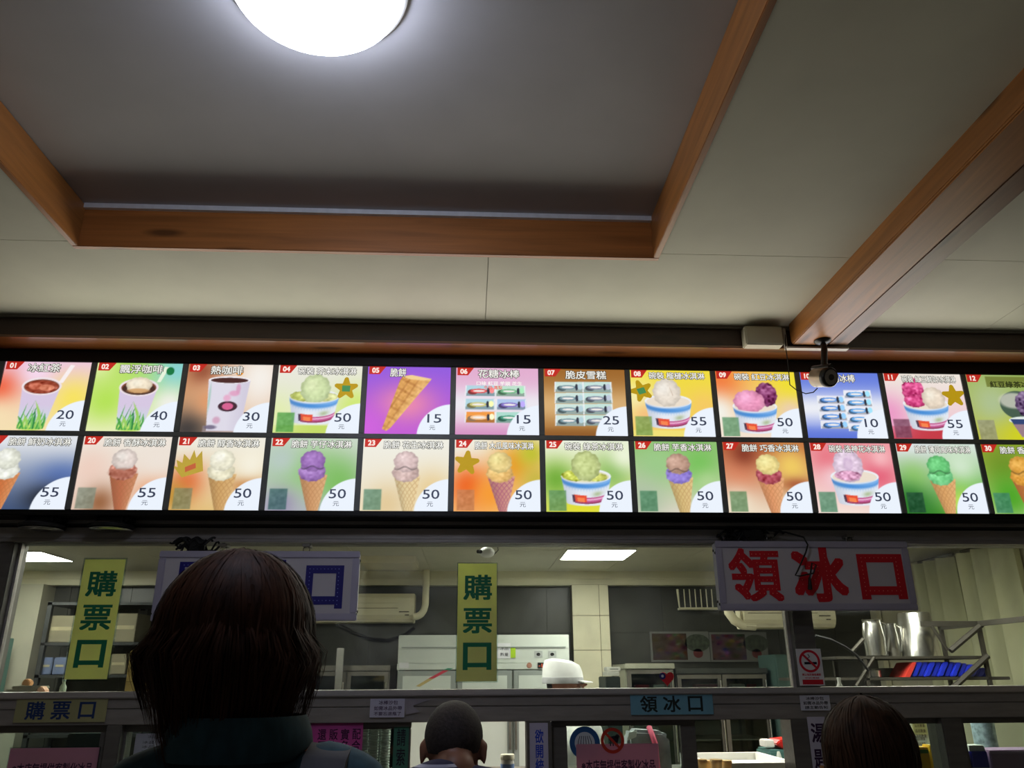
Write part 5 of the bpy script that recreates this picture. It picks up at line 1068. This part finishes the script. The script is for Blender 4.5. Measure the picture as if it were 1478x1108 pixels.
MB().prism([(X0+.004, z1-.045), (X0+.045, z1-.03), (X0+.05, z1-.003), (X0+.012, z1-.012)], 3.694, 3.702).build('white_flap', WHITE, t, bevel=.002)
sx = W(945, 1060, 3.68)[0]; MB().tube([(sx+.005, 3.684, zc_+.02), (sx, 3.682, zc_+.12), (sx-.008, 3.70, z1-.02), (sx-.012, 3.73, z1+.006)], .012, 8).build('pink_strap', mat('pink_strap', (226, 90, 120), .6), t, smooth=True)
# right hatches: cartons, papers, roll
def cartonbox(name, label, px, Y, d, col, top=None):
    x0, x1, z0, z1 = RC(*px, Y); t = thing(name, label, 'carton', ((x0+x1)/2, Y+d/2, zc_)); MB().box(x0, x1, Y, Y+d, zc_, z1).build('carton', mat('carton_%d_%d_%d' % col, col, .5, 0, .08, 15), t, bevel=.003)
    if top: a = z1-(z1-zc_)*top[1]; b = z1-(z1-zc_)*top[0]; MB().box(x0-.0006, x1+.0006, Y-.001, Y+d+.001, a, b).build('printed_band', mat('band_%d_%d_%d' % top[2], top[2], .5, 0, .05, 15), t)
    return t, x0, x1, z1
cartonbox('juice_carton', 'yellow carton with a green band behind the right hatch pane', (1325, 1078, 1344, 1120), 3.47, .07, (206, 160, 30), (.08, .2, (30, 110, 50)))
cartonbox('juice_carton', 'bright yellow carton beside the green banded carton', (1345, 1075, 1353, 1120), 3.455, .06, (230, 186, 40))
cartonbox('juice_carton', 'small red carton right of the yellow cartons', (1356, 1084, 1364, 1120), 3.47, .06, (196, 40, 40), (.0, .06, (90, 30, 26)))
t, x0, x1, z1 = cartonbox('milk_carton', 'white and deep blue carton behind the rightmost hatch', (1405, 1084, 1429, 1130), 3.46, .08, (30, 26, 160), (.62, 1, (200, 200, 210)))
MB().prism([(x0, z1), (x1, z1), (x1-.006, z1+.022), (x0+.002, z1+.022)], 3.468, 3.53).build('gable_top', WHITE, t)
x0, x1, z0, z1 = RC(1394, 1078, 1404, 1130, 3.46); t = thing('green_bottle', 'green bottle left of the white and blue carton', 'bottle', ((x0+x1)/2, 3.48, zc_)); r = (x1-x0)/2; h = z1-zc_; MB().lathe([(r, 0), (r, h*.7), (r*.5, h*.88), (r*.5, h*.93)], ((x0+x1)/2, 3.48, zc_), n=16).build('body', mat('bottle_green', (40, 140, 70), .2), t, smooth=True); MB().lathe([(r*.6, h*.93), (r*.6, h)], ((x0+x1)/2, 3.48, zc_), n=14).build('cap', mat('cap_dark', (60, 70, 66), .4), t)
x0, x1, z0, z1 = RC(1432, 1082, 1520, 1130, 3.48); t = thing('purple_box', 'pale purple box at the right edge of the hatch', 'box', ((x0+x1)/2, 3.55, zc_)); MB().box(x0, x1, 3.48, 3.62, zc_, z1).build('box', mat('purple_card', (150, 118, 150), .6, 0, .05, 9), t, bevel=.004); MB().box(x0, x1, 3.478, 3.48, z1-.012, z1-.003).build('lid_edge', mat('purple_edge', (170, 140, 168), .6), t)
x0, x1, z0, z1 = RC(1412, 1036, 1442, 1110, 4.0); t = thing('foil_roll', 'upright pale blue patterned roll behind the rightmost hatch', 'roll', ((x0+x1)/2, 4.02, zc_)); MB().lathe([((x1-x0)/2, 0), ((x1-x0)/2, z1-zc_), (.02, z1-zc_)], ((x0+x1)/2, 4.02, zc_), n=24).build('roll', mat('foil_blue', (176, 196, 206), .3, .2, .3, 50), t, smooth=True); MB().tube([((x0+x1)/2, 4.02, z1), ((x0+x1)/2, 4.02, z1+.02)], .014, 10).build('core', mat('cardboard2', (160, 130, 90), .7), t)
for k, (px, lab, c) in enumerate((((1318, 1042, 1338, 1060), 'upper sheet with brown print on the wall behind the right hatch', (176, 166, 110)), ((1322, 1061, 1338, 1078), 'lower sheet with dark print on the wall behind the right hatch', (190, 190, 176)))):
    x0, x1, z0, z1 = RC(*px, 4.6); t = thing('printed_sheet', lab, 'paper', ((x0+x1)/2, 4.6, z0)); MB().box(x0, x1, 4.6, 4.603, z0, z1).build('sheet', mat('sheet_%d' % c[0], c, .7), t)
    g = MB()
    for j in range(3): text(g, '品名數量', x0+.01, x1-.01, z1-.025-.026*j, z1-.008-.026*j, 4.599, .01)
    g.build('lettering', mat('brown_ink', (84, 64, 40), .6, 0, 0), t)
struct('wall_partition', MB().box(2.3, XR, 4.604, 4.66, 0, 1.43), KT)
# light strip of the hatch frame
solid('curtain_strip', MB().tube([(W(1134, 1034, 3.22)[0], 3.235, 1.335), (W(1141, 1060, 3.22)[0], 3.235, 1.25), (W(1148, 1108, 3.22)[0], 3.235, 1.10), (W(1150, 1130, 3.22)[0], 3.235, .985)], [.006, .008, .009, .008], 8), mat('strip_cream', (200, 190, 150), .5), 'cream plastic strip curving down the side of the pick up hatch', 'strip', smooth=True)
x0, x1, z0, z1 = RC(40, 1057, 150, 1085, 3.9); t = thing('till_screen', 'dark till screen behind the far left hatch', 'screen', ((x0+x1)/2, 3.9, zc_)); MB().box(W(96, 1070, 3.9)[0], x1, 3.9, 3.94, zc_+.04, z1-.004).build('screen', mat('screen_dark', (34, 46, 48), .3, 0, .05, 9), t, bevel=.004); MB().box(x1-.12, x1-.08, 3.91, 3.93, zc_+.008, zc_+.04).build('stem', BLACK, t); MB().box(x1-.17, x1-.03, 3.88, 4.0, zc_, zc_+.01).build('foot', BLACK, t, bevel=.003)
x0, x1, z0, z1 = RC(128, 1068, 144, 1108, 3.2); t = thing('plastic_wrap', 'crumpled clear plastic bag behind the far left pink notice', 'bag', ((x0+x1)/2, 3.24, zK)); g = MB(); r_ = random.Random(5)
for k in range(7): g.ball(((x0+x1)/2+r_.uniform(-.02, .02), 3.24, 1.2+r_.uniform(-.05, .06)), (.015, .012, .014), 7, 5)
g.tube([((x0+x1)/2, 3.24, zK+.001), ((x0+x1)/2+.004, 3.24, 1.2)], [.02, .014], 8); g.build('bag', mat('wrap', (190, 200, 190), .25, 0, .2, 30), t)

# ------------------------------------------------------------------ people
def fuse(mb, name, voxel, it=6, fac=.6):
    "one continuous skin from overlapping volumes"
    me = mb.mesh(name); o = bpy.data.objects.new(name, me); COL.objects.link(o)
    m = o.modifiers.new('r', 'REMESH'); m.mode = 'VOXEL'; m.voxel_size = voxel; m.use_smooth_shade = True
    s = o.modifiers.new('s', 'SMOOTH'); s.iterations = it; s.factor = fac
    dg = bpy.context.evaluated_depsgraph_get(); out = bpy.data.meshes.new_from_object(o.evaluated_get(dg)); out.name = name
    bpy.data.objects.remove(o); bpy.data.meshes.remove(me)
    for p in out.polygons: p.use_smooth = True
    return out
def hand(g, wr, d, side):
    "palm and five bent fingers hanging from wrist wr along d"
    d = Vector(d).normalized(); wr = Vector(wr); ac = Vector((0, 1, 0)); ac = (ac-d*ac.dot(d)).normalized(); nrm = d.cross(ac)
    g.chain([wr, wr+d*.045, wr+d*.08], [.024, (.024, .032, .03), (.018, .036, .026)], 6)
    for k, (o, L) in enumerate(((.030, .070), (.011, .080), (-.009, .075), (-.028, .058))):
        b = wr+d*.085+ac*o; c_ = nrm*(.35*side)
        p1 = b+d*L*.45+c_*.006; p2 = p1+(d*.8+c_).normalized()*L*.32; p3 = p2+(d*.5+c_*1.6).normalized()*L*.25
        g.chain([b-d*.02, p1, p2, p3], [.0095, .009, .0085, .0075], 5)
    b = wr+d*.03+ac*.03; g.chain([b, b+d*.03+ac*.024, b+d*.06+ac*.03], [.012, .010, .0085], 5)
def head_blobs(g, c, yaw, tilt, s=1.0):
    "skull, jaw, nose, lips, brow and ears; yaw turns the face (0 = towards +Y), tilt lifts it"
    cy, sy, ct, st = math.cos(yaw), math.sin(yaw), math.cos(tilt), math.sin(tilt)
    def T(p):
        x, y, z = [q*s for q in p]; y, z = y*ct-z*st, y*st+z*ct; x, y = x*cy-y*sy, x*sy+y*cy
        return (c[0]+x, c[1]+y, c[2]+z)
    def B(p, r): g.ball(T(p), tuple(q*s for q in r), 18, 12)
    B((0, -.008, .025), (.076, .094, .088)); B((0, .03, -.01), (.066, .062, .082)); B((0, .05, -.065), (.048, .045, .042)); B((0, .075, -.088), (.024, .02, .018))
    B((0, .098, -.012), (.011, .016, .02)); B((0, .104, -.026), (.016, .013, .011)); B((0, .09, -.055), (.026, .010, .008)); B((0, .085, .022), (.05, .014, .010))
    for q in (-1, 1):
        B((q*.081, -.005, -.012), (.008, .017, .030)); B((q*.084, -.010, .004), (.007, .019, .014)); B((q*.05, .058, -.03), (.02, .022, .02))
    return T
def person(name, label, hip, neck, head, yaw, tilt, sh=.19, girth=1.0, foot_y=None, arms='down', s=1.0, skin=SKIN, voxel=.0075):
    g = MB(); hip, neck, head = map(Vector, (hip, neck, head)); fy = hip.y if foot_y is None else foot_y
    ch = hip.lerp(neck, .66); ab = hip.lerp(neck, .3); G = girth
    g.chain([hip, ab, ch, neck-Vector((0, 0, .05))], [(.165*G, .115*G, .10), (.14*G, .105*G, .1), (.155*G, .115*G, .12), (.10*G, .07*G, .05)], 8)
    T = head_blobs(g, head, yaw, tilt, s); nb = T((0, -.02, -.06))
    g.chain([neck-Vector((0, 0, .06)), neck, nb], [.062, .054*s, .052*s], 6)
    S = []
    for q in (-1, 1):
        shp = neck+Vector((q*sh, -.005, -.075)); S.append(shp); g.chain([neck+Vector((q*.03, 0, -.05)), neck+Vector((q*sh*.6, 0, -.055)), shp], [.055, .055, .055*G], 6)
        if arms == 'down': el = shp+Vector((q*.045, .01, -.27)); wr = el+Vector((-q*.01, .07, -.22)); dd = (0, .12, -1)
        elif arms == 'fold': el = shp+Vector((q*.05, .05, -.25)); wr = el+Vector((-q*.07, .20, .02)); dd = (-q*.5, 1, .15)
        elif arms == 'counter': el = shp+Vector((q*.05, .10, -.20)); wr = Vector((el.x-q*.03, el.y+.21, max(1.0, el.z-.05))); dd = (-q*.2, 1, -.05)
        g.chain([shp, el, wr], [.050*G, .040, .027], 9); hand(g, wr, dd, q)
        hj = hip+Vector((q*.085*G, 0, -.03)); kn = Vector((hip.x+q*.10, (hj.y+fy)/2+.03, hj.z*.52)); an = Vector((hip.x+q*.105, fy, .085))
        g.chain([hj, kn, an], [(.088*G, .09*G, .09), .055, .038], 10); g.chain([an-Vector((0, .03, .045)), an+Vector((q*.01, .08, -.052)), an+Vector((q*.015, .15, -.06))], [(.034, .036, .036), (.038, .04, .028), (.034, .03, .02)], 6)
        S += [el, wr, hj, kn, an]
    o = link(name, fuse(g, 'person', voxel, 5), skin); o['label'] = label; o['category'] = 'person'
    EW = mat('eye_white', (220, 216, 208), .3, 0, 0); EI = mat('eye_dark', (36, 24, 18), .2, 0, 0)
    for q in (-1, 1):
        e = MB(); e.ball(T((q*.032, .078, .002)), .0115*s, 12, 8); eo = e.build('eye', EW, o, smooth=True); e2 = MB(); e2.ball(T((q*.032, .0865, .002)), .005*s, 10, 6); e2.build('iris', EI, eo, smooth=True)
    return o, T, S, (hip, ab, ch, neck)
def garment(o, m, chains, name='shirt', voxel=.009, it=5):
    g = MB()
    for pts, rs in chains: g.chain(pts, rs, 8)
    return link(name, fuse(g, name, voxel, it), m, o)
def trousers(o, m, S, hip, G=1.0):
    L = [([hip+Vector((0, 0, .06)), hip-Vector((0, 0, .04))], [(.168*G, .122*G, .06), (.172*G, .126*G, .08)])]
    for i in (0, 6):
        hj, kn, an = S[i+3], S[i+4], S[i+5]; L.append(([hj, kn, an+Vector((0, 0, .03))], [(.100*G, .104*G, .09), .070, .056]))
    garment(o, m, L, 'trousers', .012, 4)
    for i in (0, 6):
        an = S[i+5]; g = MB(); g.chain([an-Vector((0, .035, .042)), an+Vector((0, .08, -.046)), an+Vector((0, .155, -.055))], [(.042, .046, .042), (.045, .05, .036), (.040, .036, .028)], 6); link('shoe', fuse(g, 'shoe', .01, 3), mat('shoe_dark', (30, 30, 34), .6), o)
def hairshell(name, c, r, m, parent, n, length, seed, dn=.0, w=.0022, flick=.02, crown=(.0, -.02), cols=None, top=1.0, back=None, T=None, face=.95, taper=1.1):
    "a cap of hair and thousands of tapered strands falling from the crown"
    rg = np.random.default_rng(seed); C = np.array(c); R = np.array(r); g = MB()
    cap = MB(); cap.ball(c, tuple(q*.97 for q in r), 32, 22)
    cap.v = [v if v[2] > c[2]+dn-.01 else (c[0]+(v[0]-c[0])*.93, c[1]+(v[1]-c[1])*.93, max(v[2], c[2]+dn-.055)) for v in cap.v]
    h = cap.build(name, m, parent, smooth=True)
    NL = max(60, n//26); LK = [(rg.uniform(0, 2*math.pi), abs(rg.normal(0, .5)), rg.uniform(.78, 1.06), rg.normal(0, .25), abs(rg.normal(0, .02)), (rg.uniform(-.6, .4) if rg.random() < .7 else rg.uniform(.9, 1.5))) for _ in range(NL)]
    for k in range(n):
        q = LK[k % NL]                                   # strands gather in locks
        az = q[0]+rg.normal(0, .07); d0 = np.array([math.cos(az), math.sin(az)])
        if d0[1] > face: continue
        th0 = abs(q[1]+rg.normal(0, .12)); L = length*q[2]*rg.uniform(.92, 1.04); ns = 8
        sw = q[3]+rg.normal(0, .06); lift = 1+q[4]+abs(rg.normal(0, .012)); fl = (q[5]+rg.normal(0, .15))*flick
        pts = []
        for i in range(ns+1):
            t = i/ns; th = th0+t*L/R[2]
            a2 = az+sw*t
            if th < math.pi*.56: p = C+np.array([R[0]*math.sin(th)*math.cos(a2), R[1]*math.sin(th)*math.sin(a2), R[2]*math.cos(th)])*lift; last = p
            else:
                e = (th-math.pi*.56)*R[2]; rad = np.array([math.cos(a2), math.sin(a2), 0])
                p = C+np.array([R[0]*math.cos(a2), R[1]*math.sin(a2), 0])*lift*(.985-e*taper)+rad*fl*1.8*t*t*(1.25-t)+np.array([0, 0, R[2]*math.cos(math.pi*.56)-e*.92])
            pts.append(p)
        vs = []; fs = []
        ww = w*rg.uniform(.6, 1.4)
        for i, p in enumerate(pts):
            tn = np.array([-math.sin(az), math.cos(az), 0])*(ww*(1-.9*(i/ns)**2)); vs += [p-tn, p+tn]
        for i in range(ns): fs.append((2*i, 2*i+1, 2*i+3, 2*i+2))
        g.add(vs, fs)
    off = OFF.get(h.name, (0, 0, 0)); me = bpy.data.meshes.new('hair_strands'); me.from_pydata(g.v, [], g.f)
    for p in me.polygons: p.use_smooth = True
    st = link('hair_strands', me, m, h); st['kind'] = 'stuff'
    return h
def hairmat(name, c, rough=.42):
    m = mat(name, c, rough, 0, .35, 60, (1, 1, .15), 0, 0, .12); return m
# woman in front, looking up at the menu
wm, T, S, B_ = person('person', 'woman with auburn bobbed hair in a teal collared top, seen from behind', (-.30, 1.235, .86), (-.308, 1.26, 1.412), (-.350, 1.30, 1.563), .05, .28, .140, .95, 1.24, 'fold')
hip, ab, ch, nk = B_
TEAL = mat('teal_knit', (34, 66, 76), .85, 0, .18, 60, (1, 1, .4), .15)
L = [([hip, ab, ch, nk+Vector((0, 0, -.07))], [(.19, .135, .08), (.165, .125, .1), (.175, .13, .12), (.12, .085, .04)]), ([nk+Vector((0, .0, -.06)), nk+Vector((0, .004, .0))], [(.085, .08, .03), (.074, .074, .014)])]
for i, q in ((0, -1), (6, 1)): L.append(([nk+Vector((q*.05, 0, -.04)), nk+Vector((q*.11, 0, -.058)), S[i]], [(.058, .06, .03), .060, .066])); L.append(([S[i], S[i+1], S[i+2]-(S[i+2]-S[i+1])*.12], [.066, .054, .042]))
sh_ = garment(wm, TEAL, L, 'shirt', .009, 4)
cg = MB()
for j, (rz_, rr) in enumerate(((.0, .080), (.010, .085), (.022, .083), (.032, .077))): pass
cg.lathe([(.098, -.030), (.103, -.014), (.100, .004), (.094, .020), (.090, .026), (.085, .018), (.085, -.02)], (nk.x-.016, nk.y-.004, nk.z+.010), n=30); cg.build('collar', TEAL, wm, smooth=True)
trousers(wm, mat('jeans', (40, 46, 62), .8, 0, .12, 30), S, hip, .98)
hairshell('hair', (-.355, 1.285, 1.560), (.112, .120, .122), hairmat('auburn_hair', (58, 31, 16), .62), wm, 6000, .28, 3, -.02, .0020, .042, taper=2.5)
# her backpack
bp = thing('backpack', 'dark grey backpack worn by the woman in teal, strap on her right shoulder', 'backpack', (-.345, 1.05, .95)); BPM = mat('backpack_grey', (46, 46, 52), .8, 0, .12, 50, (1, 1, 1), .1)
MB().box(-.48, -.21, .97, 1.085, .95, 1.27).build('bag_body', BPM, bp, bevel=.035, smooth=True); MB().box(-.45, -.24, .945, .975, .98, 1.12).build('front_pocket', BPM, bp, bevel=.012)
def strap(q, nm):
    x = nk.x+q*.115; P = [(x+q*-.03, 1.09, 1.20), (x-.008, 1.115, 1.285), (x, 1.15, 1.345), (x, 1.20, 1.388), (x, 1.26, 1.402), (x+q*.004, 1.32, 1.385), (x+q*.008, 1.375, 1.32), (x, 1.40, 1.25), (x, 1.38, 1.1)]
    g = MB(); vs = []; w = .029
    for i, p in enumerate(P): vs += [(p[0]-w, p[1], p[2]-.004), (p[0]+w, p[1], p[2]-.010), (p[0]+w, p[1]-.004, p[2]+.004), (p[0]-w, p[1]-.004, p[2]+.010)]
    g.add(vs, [(4*i+a, 4*i+(a+1) % 4, 4*i+4+(a+1) % 4, 4*i+4+a) for i in range(len(P)-1) for a in range(4)]+[(0, 1, 2, 3), tuple(len(vs)-4+a for a in (3, 2, 1, 0))]); g.build(nm, BPM, bp, smooth=60)
strap(1, 'shoulder_strap')
# shaven man leaning to the hatch
mn, T, S, B_ = person('person', 'man with close shaven hair in a navy striped shirt leaning to the hatch', (-.03, 1.93, .82), (-.03, 2.235, 1.272), (-.036, 2.305, 1.316), -.03, -.50, .17, 1.0, 1.95, 'counter', 1.0, mat('skin_tan', (128, 86, 66), .5, 0, .12, 30))
hip, ab, ch, nk = B_
STR = bpy.data.materials.new('striped_navy'); STR.use_nodes = True; ntp = STR.node_tree; bs = ntp.nodes['Principled BSDF']; bs.inputs['Roughness'].default_value = .8
tcn = ntp.nodes.new('ShaderNodeTexCoord'); sx_ = ntp.nodes.new('ShaderNodeSeparateXYZ'); ntp.links.new(tcn.outputs['Object'], sx_.inputs[0])
md = ntp.nodes.new('ShaderNodeMath'); md.operation = 'WRAP'; md.inputs[1].default_value = 1; md.inputs[2].default_value = 0
ml = ntp.nodes.new('ShaderNodeMath'); ml.operation = 'MULTIPLY'; ml.inputs[1].default_value = 34; ntp.links.new(sx_.outputs[2], ml.inputs[0]); ntp.links.new(ml.outputs[0], md.inputs[0])
cr = ntp.nodes.new('ShaderNodeValToRGB'); cr.color_ramp.interpolation = 'CONSTANT'; cr.color_ramp.elements[0].color = (*lin((34, 34, 66)), 1); cr.color_ramp.elements[1].position = .76; cr.color_ramp.elements[1].color = (*lin((170, 172, 190)), 1)
ntp.links.new(md.outputs[0], cr.inputs[0]); ntp.links.new(cr.outputs[0], bs.inputs['Base Color'])
L = [([hip, ab, ch, nk+Vector((0, -.02, -.06))], [(.19, .135, .09), (.165, .13, .1), (.18, .14, .12), (.12, .085, .04)]), ([nk+Vector((-.03, -.03, -.05)), nk+Vector((-.012, -.025, -.008))], [(.09, .08, .03), (.075, .062, .018)]), ([nk+Vector((-.15, -.02, -.05)), nk+Vector((-.04, -.045, .012))], [(.05, .06, .045), (.05, .03, .022)])]
for i, q in ((0, -1), (6, 1)): L.append(([nk+Vector((q*.055, -.01, -.04)), S[i]], [.056, .070])); L.append(([S[i], S[i].lerp(S[i+1], .75)], [.068, .058]))
garment(mn, STR, L, 'shirt', .009, 4); trousers(mn, mat('dark_trousers', (36, 36, 40), .8), S, hip)
g = MB(); g.ball(T((0, -.012, .030)), (.0775, .0955, .0895), 32, 22)
zz = T((0, -.09, -.012))[2]; keep = MB(); keep.v = g.v; keep.f = [f for f in g.f if min(g.v[i][2] for i in f) > zz-.045 and np.mean([g.v[i][1] for i in f]) < 2.385]
keep.build('cropped_hair', mat('crop_hair', (44, 36, 34), .8, 0, .3, 120, (1, 1, 1), .3), mn, smooth=True)
# woman on the right
wr_, T, S, B_ = person('person', 'woman with short dark brown hair at the right, only her head in view', (.975, 1.98, .80), (.975, 2.01, 1.215), (.972, 2.05, 1.325), .10, .12, .16, .95, 1.99, 'fold')
hip, ab, ch, nk = B_
BL = mat('black_shirt', (32, 32, 38), .85, 0, .1, 40)
L = [([hip, ab, ch, nk+Vector((0, 0, -.06))], [(.19, .135, .09), (.165, .125, .1), (.175, .13, .12), (.11, .08, .04)])]
for i, q in ((0, -1), (6, 1)): L.append(([nk+Vector((q*.05, 0, -.045)), S[i]], [.055, .066])); L.append(([S[i], S[i+1], S[i+2]-(S[i+2]-S[i+1])*.12], [.066, .054, .042]))
garment(wr_, BL, L, 'shirt', .010, 4); trousers(wr_, mat('grey_trousers', (60, 60, 64), .8), S, hip, .98)
hairshell('hair', (.960, 2.04, 1.330), (.100, .112, .113), hairmat('brown_hair', (50, 30, 17), .62), wr_, 4200, .26, 11, -.04, .0022, .008, taper=1.3)
# kitchen worker with white cap
wk, T, S, B_ = person('person', 'kitchen worker in a white cap facing right behind the counter', (.505, 4.33, .88), (.51, 4.33, 1.30), (.49, 4.33, 1.435), -1.45, -.05, .105, .86, 4.33, 'fold', 1.0, SKIN, .009)
hip, ab, ch, nk = B_
WS = mat('worker_shirt', (196, 190, 186), .8, 0, .06, 30)
L = [([hip, ab, ch, nk+Vector((0, 0, -.06))], [(.165, .14, .09), (.145, .13, .1), (.15, .14, .12), (.095, .08, .04)])]
for i, q in ((0, -1), (6, 1)): L.append(([nk+Vector((q*.05, 0, -.045)), S[i]], [.055, .068])); L.append(([S[i], S[i+1]], [.068, .056]))
garment(wk, WS, L, 'shirt', .012, 3); trousers(wk, mat('grey_trousers', (60, 60, 64), .8), S, hip, .98)
cp_ = MB(); zc0 = 1.462
prof = [(.0, .112), (.05, .112), (.088, .098), (.100, .065), (.104, .03), (.103, 0)]
n = 28; vs = []
for r, h in prof:
    for j in range(n):
        a = 2*math.pi*j/n; rr = r*(1+.03*math.sin(3*a)*h*8); x = .485+rr*1.02*math.cos(a)+.25*(h-.05)*-.1; vs.append((x, 4.33+rr*.92*math.sin(a), zc0+h-.16*rr*math.cos(a)*(h/.11)))
cp_.add(vs, [(i*n+j, i*n+(j+1) % n, (i+1)*n+(j+1) % n, (i+1)*n+j) for i in range(len(prof)-1) for j in range(n)])
CAPM = mat('cap_white', (224, 224, 222), .8, 0, .04, 40); co = cp_.build('cap', CAPM, wk, smooth=True)
b = MB(); vs = []
for k in range(13):
    a = -1.0+2.0*k/12; vs += [(.485+.100*math.cos(a), 4.33+.094*math.sin(a), zc0+.012), (.485+.100*math.cos(a)+.055*math.cos(a*.6), 4.33+.094*math.sin(a)*1.02, zc0+.004), (.485+.100*math.cos(a)+.055*math.cos(a*.6), 4.33+.094*math.sin(a)*1.02, zc0-.001), (.485+.100*math.cos(a), 4.33+.094*math.sin(a), zc0+.006)]
b.add(vs, [(4*i+a, 4*i+(a+1) % 4, 4*i+4+(a+1) % 4, 4*i+4+a) for i in range(12) for a in range(4)]); b.build('brim', CAPM, co, smooth=True)
MB().lathe([(.1045, -.004), (.1055, 0), (.1055, .022), (.1045, .026)], (.485, 4.33, zc0), n=28).build('cap_band', mat('cap_grey', (170, 170, 172), .8, 0, .1, 40), co, smooth=True)
g = MB(); g.ball(T((0, -.012, .026)), (.079, .079, .088), 20, 14); kk = MB(); kk.v = g.v; kk.f = [f for f in g.f if np.mean([g.v[i][0] for i in f]) < .50 and np.mean([g.v[i][2] for i in f]) > 1.395]; kk.build('hair', mat('dark_hair', (28, 22, 20), .6, 0, .3, 80), wk, smooth=True)
